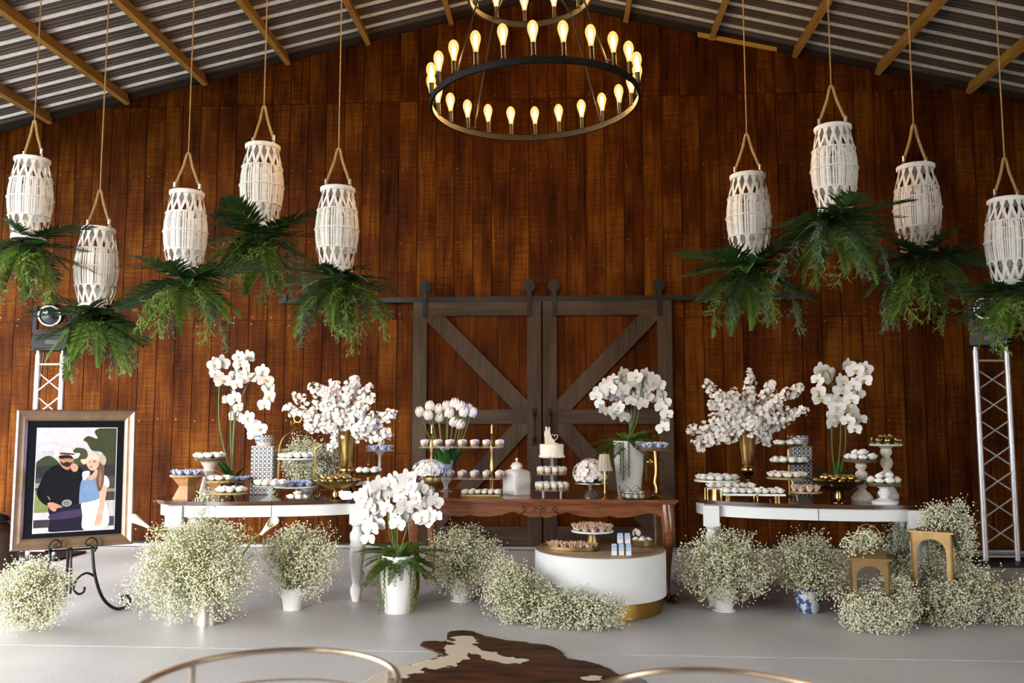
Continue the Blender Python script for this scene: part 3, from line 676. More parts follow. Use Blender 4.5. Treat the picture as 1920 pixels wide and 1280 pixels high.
    part('white_bevel', MB().box(((PX0 + PX1) / 2, -0.0142, PZ1 + 0.002), (PX1 - PX0 + 0.008, 0.001, 0.004)).box(((PX0 + PX1) / 2, -0.0142, PZ0 - 0.002), (PX1 - PX0 + 0.008, 0.001, 0.004)).box((PX0 - 0.002, -0.0142, (PZ0 + PZ1) / 2), (0.004, 0.001, PZ1 - PZ0)).box((PX1 + 0.002, -0.0142, (PZ0 + PZ1) / 2), (0.004, 0.001, PZ1 - PZ0)), M_white, t)
    # easel
    e = thing('easel', 'black wrought iron easel with scrolled feet under the frame', 'easel', (c.x, c.y, 0), rz)
    zf = zb - 0.008; yo = 0.03
    def sc(nm, pts, r=0.011): part(nm, MB().tube(spl(pts, 6), r, 8), M_black, e)
    for s in (-1, 1):
        sc('leg', [(s * 0.05, 0.25, zf + 0.75), (s * 0.09, 0.16, zf + 0.3), (s * 0.13, 0.09, zf), (s * 0.15, 0.03, 0.26), (s * 0.20, -0.02, 0.10), (s * 0.27, -0.05, 0.022), (s * 0.33, -0.07, 0.014), (s * 0.375, -0.08, 0.05), (s * 0.365, -0.08, 0.095), (s * 0.325, -0.075, 0.095), (s * 0.32, -0.072, 0.065)])
        sc('scroll', [(s * 0.155, 0.03, 0.235), (s * 0.10, 0.03, 0.265), (s * 0.045, 0.03, 0.235), (s * 0.02, 0.03, 0.17), (s * 0.05, 0.03, 0.125), (s * 0.085, 0.03, 0.135), (s * 0.09, 0.03, 0.17)], 0.008)
        sc('picture_hook', [(s * 0.14, 0.10, zf - 0.02), (s * 0.14, -0.06, zf - 0.022), (s * 0.15, -0.075, zf + 0.04), (s * 0.115, -0.078, zf + 0.075), (s * 0.075, -0.078, zf + 0.05), (s * 0.09, -0.078, zf + 0.02), (s * 0.11, -0.078, zf + 0.03)], 0.006)
    sc('back_leg', [(0, 0.25, zf + 0.75), (0, 0.40, 0.4), (0, 0.55, 0.012)])
    sc('centre_rod', [(0, 0.13, zf + 0.12), (0, 0.09, zf - 0.1), (0.004, 0.04, 0.20), (0, 0.03, 0.13)], 0.008)
    part('crossbar', MB().box((0, 0.10, zf - 0.022), (0.34, 0.014, 0.014)), M_black, e)
framed_picture()

# dark case and tripod cut by the left edge
cs = atY(-8, 1010, 6.9)
t = thing('speaker_stand', 'dark speaker on black tripod cut by left photo edge', 'speaker', (cs.x, 6.9, 0))
for a in (20, 140, 260): part('leg', MB().tube([(0, 0, 0.42), (0.34 * math.cos(R(a)), 0.34 * math.sin(R(a)), 0.012)], 0.012, 8), M_black, t)
part('pole', MB().tube([(0, 0, 0.15), (0, 0, 0.5)], 0.016, 10), M_black, t)
bd = part('cabinet', MB().lathe([(0.10, 0.10), (0.16, 0.12), (0.19, 0.3), (0.17, 0.44), (0.10, 0.5)], 16), mat('dark_brown_leather', (0.03, 0.013, 0.007), 0.35), t)
part('cap', MB().ball((0, 0, 0.53), 0.10, 14, 0.6, 8), M_bplast, t)

# ================================================================== tables
TZ = 0.76
def superel(a, b, n=48, p=2.6):
    out = []
    for i in range(n):
        u = 2 * PI * i / n; c, s = math.cos(u), math.sin(u)
        out.append((a * abs(c) ** (2 / p) * (1 if c >= 0 else -1), b * abs(s) ** (2 / p) * (1 if s >= 0 else -1)))
    return out
def turned_leg(h):
    return [(0.028, 0), (0.034, 0.02), (0.045, 0.07), (0.045, 0.10), (0.031, 0.12), (0.030, 0.14), (0.038, 0.18), (0.052, 0.30), (0.054, 0.36), (0.050, 0.40), (0.055, 0.405), (0.055, 0.42), (0.048, 0.43), (0.054, 0.46), (0.054, 0.50), (0.036, 0.525), (0.032, 0.55), (0.046, 0.565), (0.046, h - 0.09), (0.05, h - 0.085), (0.05, h - 0.08)]
def oval_table(px, Y, rz, hw, hd, label, lx, ly, straight=False):
    t = thing('oval_table', label, 'table', (xat(px, Y, TZ), Y, 0), rz)
    part('tabletop', MB().prism(superel(hw, hd), TZ - 0.022, TZ), M_tabtop, t)
    part('top_edge', MB().prism(superel(hw - 0.012, hd - 0.012), TZ - 0.03, TZ - 0.022), M_tabtop, t)
    o = superel(hw - 0.035, hd - 0.035); m = MB(); n = len(o)
    for z in (TZ - 0.115, TZ - 0.028):
        for (x, y) in o: m.v.append((x, y, z))
        for (x, y) in o: m.v.append((x * .97, y * .95, z))
    for i in range(n):
        j = (i + 1) % n
        m.face(i, j, 2 * n + j, 2 * n + i); m.face(n + j, n + i, 3 * n + i, 3 * n + j); m.face(j, i, n + i, n + j); m.face(2 * n + i, 2 * n + j, 3 * n + j, 3 * n + i)
    ap = part('apron', m, M_white, t)
    part('apron_seam', MB().box((0.04, -hd + 0.034, TZ - 0.071), (0.003, 0.004, 0.086)), M_groove, ap)
    for sx in (-1, 1):
        for sy in (-1, 1):
            lg = part('leg', MB().lathe(turned_leg(TZ - 0.03), 18), M_white, t, (sx * lx, sy * ly, 0))
            part('leg_block', MB().box((0, 0, TZ - 0.11), (0.115, 0.115, 0.15)), M_white, lg)
    return t
LT = oval_table(513, 6.66, R(12), 0.86, 0.48, 'dark topped oval table with white apron, left of centre', 0.66, 0.33)
RT = oval_table(1513, 6.68, R(-11), 0.86, 0.48, 'dark topped oval table with white turned legs, at right', 0.70, 0.33)
def centre_table():
    x0, x1 = -1.22, xat(1274, 6.5, TZ); w = (x1 - x0); Yc = 6.96; d = 0.94
    t = thing('carved_table', 'cherry wood table with scalloped apron and cabriole legs', 'table', ((x0 + x1) / 2, Yc, 0), R(-1.0))
    hw, hd = w / 2, d / 2
    part('tabletop', MB().prism([(-hw, -hd + 0.02), (-hw + 0.02, -hd), (hw - 0.02, -hd), (hw, -hd + 0.02), (hw, hd), (-hw, hd)], TZ - 0.02, TZ), M_cherry, t)
    part('top_moulding', MB().box((0, 0, TZ - 0.027), (w - 0.04, d - 0.04, 0.014)), M_cherry, t)
    a = hw - 0.09
    def ap(length):
        pts = [(-length, TZ - 0.03), (length, TZ - 0.03)]
        for u, z in [(1, .15), (.93, .10), (.86, .092), (.80, .105), (.70, .125), (.62, .13), (.56, .115), (.50, .128), (.40, .128), (.30, .115), (.22, .09), (.13, .115), (.06, .135), (0, .125)]: pts.append((u * length, TZ - z - 0.01))
        for u, z in [(.06, .135), (.13, .115), (.22, .09), (.30, .115), (.40, .128), (.50, .128), (.56, .115), (.62, .13), (.70, .125), (.80, .105), (.86, .092), (.93, .10), (1, .15)]: pts.append((-u * length, TZ - z - 0.01))
        return pts
    f = part('front_apron', MB().prism(ap(a), -hd + 0.06, -hd + 0.085, 'y'), M_cherry, t)
    part('back_apron', MB().prism(ap(a), hd - 0.085, hd - 0.06, 'y'), M_cherry, t)
    for s in (-1, 1): part('side_apron', MB().box((s * (hw - 0.08), 0, TZ - 0.085), (0.025, d - 0.2, 0.11)), M_cherry, t)
    yc = -hd + 0.057; M_carve = mat('dark_carving', (0.07, 0.02, 0.006), 0.4)
    part('fleur_carving', MB().tube(spl([(0, yc, TZ - .05), (0.012, yc, TZ - .075), (0, yc, TZ - .12)], 4), [.003] * 4 + [.010] * 2 + [.005] * 3, 6).tube(spl([(0, yc, TZ - .085), (.03, yc, TZ - .07), (.042, yc, TZ - .085), (.03, yc, TZ - .095)], 4), .005, 6).tube(spl([(0, yc, TZ - .085), (-.03, yc, TZ - .07), (-.042, yc, TZ - .085), (-.03, yc, TZ - .095)], 4), .005, 6), M_carve, f)
    for s in (-1, 1): part('scroll_carving', MB().tube(spl([(s * .16, yc, TZ - .125), (s * .12, yc, TZ - .10), (s * .10, yc, TZ - .075), (s * .115, yc, TZ - .06), (s * .13, yc, TZ - .07), (s * .122, yc, TZ - .085)], 4), .0055, 6), M_carve, f)
    for sx in (-1, 1):
        for sy in (-1, 1):
            X, Yl = sx * (hw - 0.085), sy * (hd - 0.085)
            P = [(X, Yl, TZ - .03), (X + sx * .004, Yl + sy * .004, TZ - .10), (X + sx * .012, Yl + sy * .010, TZ - .20), (X + sx * .010, Yl + sy * .008, TZ - .32), (X, Yl, .25), (X - sx * .008, Yl - sy * .006, .12), (X, Yl, .05), (X + sx * .02, Yl + sy * .015, .03)]
            lg = part('leg', MB().tube(spl(P, 4), [.046, .047, .048, .049, .050, .050, .050, .050, .049, .049, .046, .043, .040, .037, .034, .031, .029, .027, .025, .024, .024, .024, .025, .026, .028, .03, .03, .03, .028], 12), M_cherry, t)
            part('foot', MB().ball((X + sx * .045, Yl + sy * .03, 0.034), 0.034, 12, 0.95, 8), M_carve, lg)
    return t
CT = centre_table()
DT = thing('drum_table', 'low round white drum table with gold plinth', 'table', (xat(1125, 6.37, 0.4), 6.37, 0)); DZ = 0.424
DX, DY = DT.location.x, DT.location.y
part('plinth', MB().lathe([(0.435, 0), (0.445, 0.002), (0.445, 0.11), (0.3, 0.11)], 64), mat('bronze_gold_plinth', (0.30, 0.17, 0.035), 0.38, 0.85), DT)
part('drum_side', MB().lathe([(0.46, 0.106), (0.474, 0.11), (0.474, DZ - 0.012), (0.47, DZ - 0.008), (0.3, DZ - 0.008)], 72), M_white, DT)
part('top_panel', MB().lathe([(0.2, DZ - 0.008), (0.470, DZ - 0.008), (0.472, DZ - 0.003), (0.468, DZ), (0.0001, DZ)], 72, closed=False), mat('champagne_top', (0.52, 0.40, 0.28), 0.28, 0.45, col2=(0.44, 0.33, 0.22), scale=6), DT)

# ================================================================== baby's breath
OCT_V = np.array([(1, 0, 0), (-1, 0, 0), (0, 1, 0), (0, -1, 0), (0, 0, 1), (0, 0, -1)], dtype=np.float32)
OCT_F = np.array([(0, 2, 4), (2, 1, 4), (1, 3, 4), (3, 0, 4), (2, 0, 5), (1, 2, 5), (3, 1, 5), (0, 3, 5)], dtype=np.int32)
def gyp_mesh(blobs, root, seed, fr=0.0052, per=9, spread=0.026):
    r = np.random.RandomState(seed); C = []; S0 = []; S1 = []
    root = np.array(root, dtype=float)
    for (c, rad, n) in blobs:
        c = np.array(c); rad = np.array(rad); m = max(3, int(n * 1.25) // per)
        d = r.normal(size=(m, 3)); d /= np.linalg.norm(d, axis=1)[:, None]
        u = r.rand(m) ** 0.42; u *= 1 + 0.10 * r.normal(size=m)
        tips = c + d * u[:, None] * rad
        tips[:, 2] = np.maximum(tips[:, 2], 0.012 - root[2] * 0 if False else tips[:, 2])
        S1.append(tips); S0.append(root + (tips - root) * 0.15 + r.normal(size=(m, 3)) * 0.01)
        f = tips[:, None, :] + r.normal(size=(m, per, 3)) * spread
        C.append(f.reshape(-1, 3))
        ft = f.reshape(-1, 3); S0.append(np.repeat(tips - (tips - root) * 0.12, per, axis=0)[::2]); S1.append(ft[::2])
    C = np.concatenate(C); S0 = np.concatenate(S0); S1 = np.concatenate(S1)
    return C, S0, S1, r
def gyp(name, label, loc, blobs, root, seed, floor=None, fr=0.0066, per=9, spread=0.026, group="baby's breath clouds"):
    t = thing(name, label, 'flowers', loc, group=group)
    C, S0, S1, r = gyp_mesh(blobs, root, seed, fr, per, spread)
    if floor is not None:
        C[:, 2] = np.where(C[:, 2] < floor + 0.008, floor + 0.008 + np.abs(C[:, 2] - floor) * 0.15, C[:, 2]); S1[:, 2] = np.maximum(S1[:, 2], floor + 0.004); S0[:, 2] = np.maximum(S0[:, 2], floor + 0.004)
    sz = fr * r.uniform(0.65, 1.2, size=len(C))
    V = (C[:, None, :] + OCT_V[None] * sz[:, None, None]).reshape(-1, 3); Fc = (OCT_F[None] + (np.arange(len(C)) * 6)[:, None, None]).reshape(-1, 3)
    link('blossoms', np_mesh('blossoms', V, Fc, M_gyp), t, kind='stuff')
    w = 0.0011; o = np.array([(w, 0, 0), (-w * .5, w * .87, 0), (-w * .5, -w * .87, 0)])
    n = len(S0); V = np.concatenate([S0[:, None] + o, S1[:, None] + o], axis=1).reshape(-1, 3)
    q = np.array([(0, 1, 4, 3), (1, 2, 5, 4), (2, 0, 3, 5)]); Fc = (q[None] + (np.arange(n) * 6)[:, None, None]).reshape(-1, 4)
    link('stems', np_mesh('stems', V, Fc, M_gyps), t, kind='stuff')
    return t
def pot(name, label, px, py, w, h, m, prof, extra=None):
    p = atZ(px, py, 0); k = kk(px, p.y); r = w * k / 2; hh = h * k
    return p, r, hh, lathes(name, label, 'pot', p, [(a, [(r * x, hh * z) for x, z in b], mm) for a, b, mm in prof])
BODY = [(0.70, 0), (0.72, .02), (0.94, 0.8), (1.0, 0.86), (1.0, 1.0), (0.9, 1.0), (0.86, 0.8), (0.6, .1)]
SAUCER = [(0.80, 0), (0.92, 0.02), (0.95, 0.1), (0.85, 0.1), (0.75, 0.03)]
M_delft = mat('blue_and_white_china', (0.75, 0.76, 0.78), 0.25, col2=(0.05, 0.10, 0.28), scale=16, detail=4, contrast=(0.47, 0.53))
def bush(px, py, w, h, n, pot_top, loc, seed, label, lumps=7, name='gypsophila_bush', floor_z=None, fr=.0066):
    """w, h in pixels around pixel centre px, py ; loc = pot place"""
    k = kk(px, loc.y); c = atY(px, py, loc.y) - loc; a, b = w * k / 2, h * k / 2
    r = random.Random(seed); bl = [((c.x, c.y, c.z), (a * .82, a * .75, b * .82), int(n * .55))]
    for i in range(lumps):
        u = 2 * PI * (i + r.random() * .6) / lumps
        bl.append(((c.x + a * .58 * math.cos(u), c.y + a * .5 * r.uniform(-1, .6), c.z + b * .58 * math.sin(u)), (a * .42, a * .4, b * .42), int(n * .45 / lumps)))
    return gyp(name, label, loc, bl, (0, 0, pot_top), seed, floor=-loc.z if loc.z > 0.01 else 0.0, fr=fr)
p, r_, h_, _ = pot('flower_pot', 'brushed silver pot under the calla lily bouquet', 388, 1168, 50, 46, M_silver, [('pot_body', [(1.0, 0), (1.0, .04), (0.97, 0.5), (1.0, 1.0), (0.9, 1.0), (0.88, 0.1)], M_silver)])
bush(368, 1066, 272, 196, 7600, h_, p, 31, "large baby's breath cloud with calla lilies in silver pot", 9)
CAL = p.copy()
p, r_, h_, _ = pot('flower_pot', 'plain white pot right of the silver pot', 548, 1142, 44, 40, M_ceram, [('pot_body', BODY, M_ceram)])
bush(565, 1048, 160, 140, 3600, h_, p, 32, "baby's breath in white pot under the left table")
p = atZ(55, 1185, 0); bush(58, 1115, 158, 148, 4200, 0.15, p, 33, "baby's breath clump cut by left photo edge", 7)
p, r_, h_, _ = pot('flower_pot', "white pot with saucer under the carved table", 866, 1126, 44, 42, M_ceram, [('pot_body', BODY, M_ceram), ('saucer', SAUCER, M_ceram)])
bush(868, 1048, 148, 130, 3800, h_, p, 34, "baby's breath in white pot below the carved table")
p, r_, h_, _ = pot('flower_pot', 'white pot with saucer below right table, left one', 1357, 1145, 44, 44, M_ceram, [('pot_body', BODY, M_ceram), ('saucer', SAUCER, M_ceram)])
bush(1362, 1062, 192, 140, 4600, h_, p, 35, "widest baby's breath below the right table, in white pot", 8)
p, r_, h_, _ = pot('flower_pot', 'blue and white china pot below right table', 1516, 1146, 46, 42, M_delft, [('pot_body', [(0.82, 0), (0.86, .03), (0.97, 0.8), (1.0, 0.94), (1.0, 1.0), (0.92, 1.0), (0.9, 0.8), (0.7, .1)], M_delft)])
bush(1521, 1062, 150, 128, 3800, h_, p, 36, "baby's breath in blue and white china pot")
# low clump lying at the drum's foot
p = atZ(1035, 1172, 0); k = kk(1035, p.y)
gyp('gypsophila_bush', "low baby's breath drift at the foot of the drum table", p, [((-60 * k, .10, .16), (.23, .16, .19), 2400), ((20 * k, -.02, .10), (.26, .14, .14), 2400), ((85 * k, -.10, .10), (.18, .10, .11), 1400), ((-95 * k, .28, .24), (.16, .15, .16), 1000)], (0, 0, .05), 37, floor=0.0)
# calla lilies
def calla(p0, p1, label):
    d = (p1 - p0); t = thing('calla_lily', label, 'flower', p0, group='calla lilies in the big bouquet')
    part('stem', MB().tube(spl([(0, 0, 0), d * .4 + Vector((0, 0, .03)), d * .8], 4), 0.007, 7), M_stem, t)
    z = d.normalized(); M = z.to_track_quat('Z', 'Y').to_matrix().to_4x4()
    m = MB(); n = 12
    for j in range(7):
        u = j / 6
        for i in range(n):
            a = 2 * PI * i / n; rr = 0.010 + 0.034 * u ** 1.4 * (1 + .5 * math.cos(a) * u) * .62; zz = 0.11 * u + 0.035 * u * u * math.cos(a)
            m.v.append((rr * math.cos(a), rr * math.sin(a), zz))
    for j in range(6):
        for i in range(n): m.face(j * n + i, j * n + (i + 1) % n, (j + 1) * n + (i + 1) % n, (j + 1) * n + i)
    sp = link('spathe', m.mesh('spathe', mat('calla_white', (0.82, 0.79, 0.62), 0.45)), t, d * .76, M.to_euler())
    part('spadix', MB().tube([(0, 0, .03), (0, 0, .10)], .006, 6), M_lip, sp)
calla(atY(335, 1022, CAL.y - .05), atY(262, 978, CAL.y - .10), 'calla lily leaning left out of the large bouquet')
calla(atY(455, 1040, CAL.y - .05), atY(500, 990, CAL.y - .05), 'calla lily leaning right out of the large bouquet')
# gold lanterns on the floor
def gold_lantern(px, py, wpx, hpx, rz, label, roof):
    p = atZ(px, py, 0); k = kk(px, p.y); w = wpx * k / 2; h = hpx * k
    t = thing('gold_lantern', label, 'lantern', p, rz, 'arched gold floor lanterns')
    part('base', MB().box((0, 0, 0.015), (2 * w + .03, 2 * w + .03, 0.03)), M_goldm, t)
    n = 10; iw = w * .70; zs = h - iw - 0.035
    arch = [(-w, 0.03), (-iw, 0.03), (-iw, zs)] + [(-iw * math.cos(PI * i / n), zs + iw * math.sin(PI * i / n) * .95) for i in range(1, n)] + [(iw, zs), (iw, 0.03), (w, 0.03), (w, h), (-w, h)]
    for i in range(4):
        part('arched_side', MB().prism(arch, -w, -w + 0.012, 'y'), M_goldm, t, rot=(0, 0, i * PI / 2))
    part('eave', MB().box((0, 0, h + 0.005), (2 * w + .025, 2 * w + .025, 0.012)), M_goldm, t)
    if roof:
        m = MB().lathe([(w * 1.30, h + .010), (w * .55, h + roof), (w * .30, h + roof)], 4); part('hip_roof', m, M_goldm, t, rot=(0, 0, PI / 4), smooth=0)
        part('chimney', MB().lathe([(.05, h + roof - .004), (.05, h + roof + .035), (.062, h + roof + .035), (.055, h + roof + .06), (.02, h + roof + .078), (0.0001, h + roof + .08)], 16, closed=False), M_goldm, t)
        part('ring_handle', MB().tube([(.075 * math.cos(a), 0, h + roof + .02 + .085 * math.sin(a)) for a in [PI * i / 12 for i in range(13)]], .005, 6), M_goldm, t)
    return p, w, h
g1 = gold_lantern(1634, 1172, 66, 122, R(-17), 'smaller arched gold lantern with hipped roof and chimney', 0.11)
g2 = gold_lantern(1757, 1160, 68, 158, R(-30), 'taller arched gold lantern topped with flowers', 0.05)
P1, P2 = g1[0], g2[0]; k = kk(1690, 5.9)
gyp('gypsophila_bush', "baby's breath heap round the smaller gold lantern", P1 + Vector((0, -.05, 0)), [((-.02, -.13, .10), (.20, .10, .12), 2300), ((.02, .02, .16), (.10, .09, .16), 700), ((.16, .02, .16), (.13, .18, .18), 1500), ((-.13, .0, .12), (.10, .12, .12), 600)], (0, 0, .02), 41, 0.0)
gyp('gypsophila_bush', "baby's breath heap round the taller gold lantern", P2 + Vector((0, -.05, 0)), [((.0, -.14, .14), (.19, .10, .15), 2000), ((.0, .05, .25), (.10, .1, .24), 900), ((.22, -.05, .20), (.15, .14, .19), 1700), ((-.14, .1, .18), (.10, .14, .18), 900)], (0, 0, .02), 42, 0.0)
gyp('gypsophila_bush', "loose baby's breath spilling at far right of lanterns", P2 + Vector((.40, -.12, 0)), [((.02, 0, .09), (.16, .10, .10), 1300), ((.07, -.03, .16), (.08, .08, .14), 400), ((-.1, .05, .16), (.12, .1, .14), 700)], (0, 0, .01), 43, 0.0)
gyp('gypsophila_sprig', "small baby's breath posy on the smaller lantern roof", P1 + Vector((-.04, -.08, g1[2] + .09)), [((0, 0, .03), (.075, .05, .055), 420), ((-.09, 0, .0), (.05, .04, .04), 140)], (0, 0, 0), 44)
gyp('gypsophila_sprig', "baby's breath posy trailing off the taller lantern top", P2 + Vector((.03, -.06, g2[2] + .03)), [((0, 0, .07), (.12, .08, .085), 900), ((.13, 0, .02), (.08, .07, .13), 600), ((.17, .02, -.12), (.05, .06, .13), 420), ((-.10, 0, .01), (.04, .04, .04), 90), ((.13, 0, .15), (.035, .03, .035), 90)], (0, 0, 0), 45)
gyp('gypsophila_bush', "baby's breath behind the taller gold lantern", P2 + Vector((-.02, .38, 0)), [((0, 0, .36), (.26, .14, .28), 2600)], (0, 0, .05), 46, 0.0)
gs = atY(1722, 1000, P2.y + .1); q0 = atY(1727, 1003, P2.y + .05); q1 = atY(1708, 955, P2.y + .1)
link('gold_reed', MB().tube(spl([(q0.x, q0.y, q0.z - .05), (q0.x, q0.y, q0.z), ((q0.x + q1.x) / 2 + .02, q0.y, (q0.z + q1.z) / 2 + .02), q1], 5), .007, 7).mesh('gold_reed', M_gold), label='curved gold reed rising behind the taller lantern', cat='ornament')
# pale patch of baby's breath at the front left of the left table
p = Vector((xat(392, 6.25, .74), 6.22, 0)); gyp('gypsophila_sprig', "tall baby's breath spray rising before the left table apron", p, [((0, 0, .70), (.10, .06, .12), 900), ((0, 0, .55), (.16, .08, .14), 900)], (0, 0, .3), 47, 0.0)

# ================================================================== sweets
def cup_mesh(nm, r, h, m1, m2, ruff=.14, nr=6, n=18):
    b = MB(); b.mi = 1; b.lathe([(.45 * r, 0), (.80 * r, .28 * h)], n, ruff=ruff * .3, nr=nr, closed=False)
    b.mi = 0; b.lathe([(.80 * r, .28 * h), (1.0 * r, .62 * h), (1.06 * r, .92 * h)], n, ruff=ruff, nr=nr, closed=False)
    b.lathe([(.62 * r, .3 * h), (.80 * r, .8 * h), (.70 * r, 1.02 * h)], n, ruff=ruff, nr=nr - 1, closed=False)
    b.face(*range(n))
    return b.mesh(nm, [m1, m2], 60)
def spike_mesh(nm, r, h, m1, m2, seed=1):
    rr = random.Random(seed); b = MB(); b.mi = 1; b.lathe([(.4 * r, 0), (.7 * r, .35 * h), (.6 * r, .4 * h)], 10); b.mi = 0
    for lay, (q0, q1, n) in enumerate(((.6, 1.12, 8), (.35, .75, 6))):
        for i in range(n):
            a = 2 * PI * (i + lay * .5 + rr.uniform(-.2, .2)) / n; w = .36 * r; c, s = math.cos(a), math.sin(a); zt = h * rr.uniform(.8, 1.1)
            b.quad((q0 * r * c - w * .6 * s, q0 * r * s + w * .6 * c, .25 * h), (q0 * r * c + w * .6 * s, q0 * r * s - w * .6 * c, .25 * h), (q1 * r * .9 * c + w * s, q1 * r * .9 * s - w * c, .68 * zt), (q1 * r * c, q1 * r * s, zt), (q1 * r * .9 * c - w * s, q1 * r * .9 * s + w * c, .68 * zt))
    return b.mesh(nm, [m1, m2], 0)
def core_mesh(nm, r, z, m, sz=.75): return MB().ball((0, 0, z), r, 10, sz, 6).mesh(nm, m)
SW = {
    'rose': ('rose_sweet', cup_mesh('petal_cup', .031, .034, M_cream, M_mint, .16, 5), core_mesh('sweet_centre', .019, .026, M_sugar)),
    'white': ('white_sweet', cup_mesh('petal_cup', .031, .032, M_petal, M_mint, .10, 5), core_mesh('sweet_centre', .024, .026, M_sugar)),
    'blue': ('blue_sweet', spike_mesh('paper_flower', .031, .036, M_lilac, M_blue, 2), core_mesh('sweet_centre', .015, .022, M_blue)),
    'lilac': ('pale_blue_sweet', spike_mesh('paper_flower', .031, .036, M_lilac, M_lilac, 3), core_mesh('sweet_centre', .017, .024, M_sugar)),
    'peach': ('peach_sweet', spike_mesh('paper_flower', .033, .046, M_peach, M_cream, 4), core_mesh('sweet_centre', .016, .024, M_sugar)),
    'gold': ('gold_truffle', spike_mesh('frill_cup', .030, .030, M_choc, M_mint, 5), core_mesh('foil_ball', .023, .026, M_foil, .9)),
}
def sweet(kind, loc, label, group, sc=1.0):
    nm, a, b = SW[kind]; o = link(nm, a, None, loc, (random.uniform(-.12, .12), random.uniform(-.12, .12), random.random() * 6.28), (sc, sc, sc * random.uniform(.9, 1.15)), label=label, cat='sweet', group=group)
    link('sweet_centre' if kind != 'gold' else 'foil_ball', b, o); return o
def disc(R0, sp):
    out = []; rr = R0 - sp * .5
    while rr > sp * .25:
        n = max(1, int(2 * PI * rr / sp)); o = random.random()
        out += [(rr * math.cos(2 * PI * (i + o) / n), rr * math.sin(2 * PI * (i + o) / n)) for i in range(n)]; rr -= sp * .92
    if rr > -sp * .3: out.append((0, 0))
    return out
def plate_of(kind, c, R0, label, group, layers=1, sc=1.0, sy=1.0):
    sp = .063 * sc
    for l in range(layers):
        place(disc(R0 - l * sp * .8, sp), lambda x, y, lb: sweet(kind, (c[0] + x, c[1] + y * sy, c[2] + .001 + l * .028 * sc), lb, group, sc), label, 'upper ' if l else ('lower ' if layers > 1 else ''))
ORD = ['leftmost', 'second from left', 'third from left', 'fourth from left', 'fifth from left', 'sixth from left', 'seventh from left', 'eighth from left', 'ninth from left', 'tenth from left', 'eleventh from left', 'twelfth from left']
def place(pts, make, label, lay=''):
    """label every piece by its row (front, centre, back) and its order from the left"""
    if not pts: return
    m = max(abs(y) for x, y in pts) + 1e-6; rows = {'front': [], 'centre': [], 'back': []}
    for (x, y) in pts: rows['front' if y < -.34 * m else ('back' if y > .34 * m else 'centre')].append((x, y))
    for nm, rw in rows.items():
        for i, (x, y) in enumerate(sorted(rw)): make(x, y, '%s, %s%s row %s' % (label, lay, nm, ORD[min(i, 11)]))
CUPG = MB().lathe([(.017, 0), (.018, .003), (.0235, .042), (.0222, .042), (.0170, .005)], 14).mesh('clear_cup', M_acryl)
CUPL = [MB().lathe([(.0165, .004), (.0205, .020), (.0001, .0205)], 12).mesh('sponge_layer', M_sponge), MB().lathe([(.0203, .0205), (.0218, .032), (.0001, .0325)], 12).mesh('custard_layer', M_custard), MB().lathe([(.0215, .0325), (.0225, .044), (.016, .052), (.0001, .056)], 12, ruff=.06, nr=5, closed=False).mesh('cream_topping', M_sugar)]
def dessert(loc, label, group, sc=1.0):
    o = link('dessert_cup', CUPG, None, loc, (0, 0, random.random() * 6), (sc, sc, sc), label=label, cat='dessert', group=group)
    for nm, m in zip(('sponge_layer', 'custard_layer', 'cream_topping'), CUPL): link(nm, m, o)

# ================================================================== flowers
def orchid_meshes():
    b = MB()
    def petal(ang, L, W, cup, y0):
        n = 7; rows = []
        for i in range(n + 1):
            u = (1 - (1 - i / n) ** 1.5); uu = .10 + .90 * u; w = W * math.sqrt(max(0.0, 1 - (2 * uu - 1) ** 2)) * (.85 + .15 * u); x = L * u; y = y0 - cup * u * u
            rows.append([(x, y - .0, -w), (x, y - .10 * cup - .02 * math.sin(PI * u), 0), (x, y, w)])
        c, s = math.cos(ang), math.sin(ang); R_ = lambda p: (p[0] * c - p[2] * s, p[1], p[0] * s + p[2] * c)
        for A, B in zip(rows, rows[1:]):
            for j in range(2): b.quad(R_(A[j]), R_(A[j + 1]), R_(B[j + 1]), R_(B[j]))
    for a in (90, 215, 325): petal(R(a), 1.0, .34, .05, .06)
    for a in (8, 172): petal(R(a), 1.02, .56, .14, 0)
    pet = b.mesh('orchid_petals', M_petal, 60)
    l = MB().ball((0, -.14, -.10), .14, 8, 1.1, 5); l.tube([(0, -.16, -.12), (0, -.3, -.28), (0, -.22, -.40)], [.08, .10, .02], 6); l.tube([(-.05, -.15, -.1), (-.2, -.26, -.08)], [.05, .06], 5); l.tube([(.05, -.15, -.1), (.2, -.26, -.08)], [.05, .06], 5)
    return pet, l.mesh('lip', M_lip)
ORP, ORL = orchid_meshes()
M_liphw = mat('white_lip', (0.80, 0.76, 0.62), 0.5); ORLW = ORL.copy(); ORLW.materials.clear(); ORLW.materials.append(M_liphw)
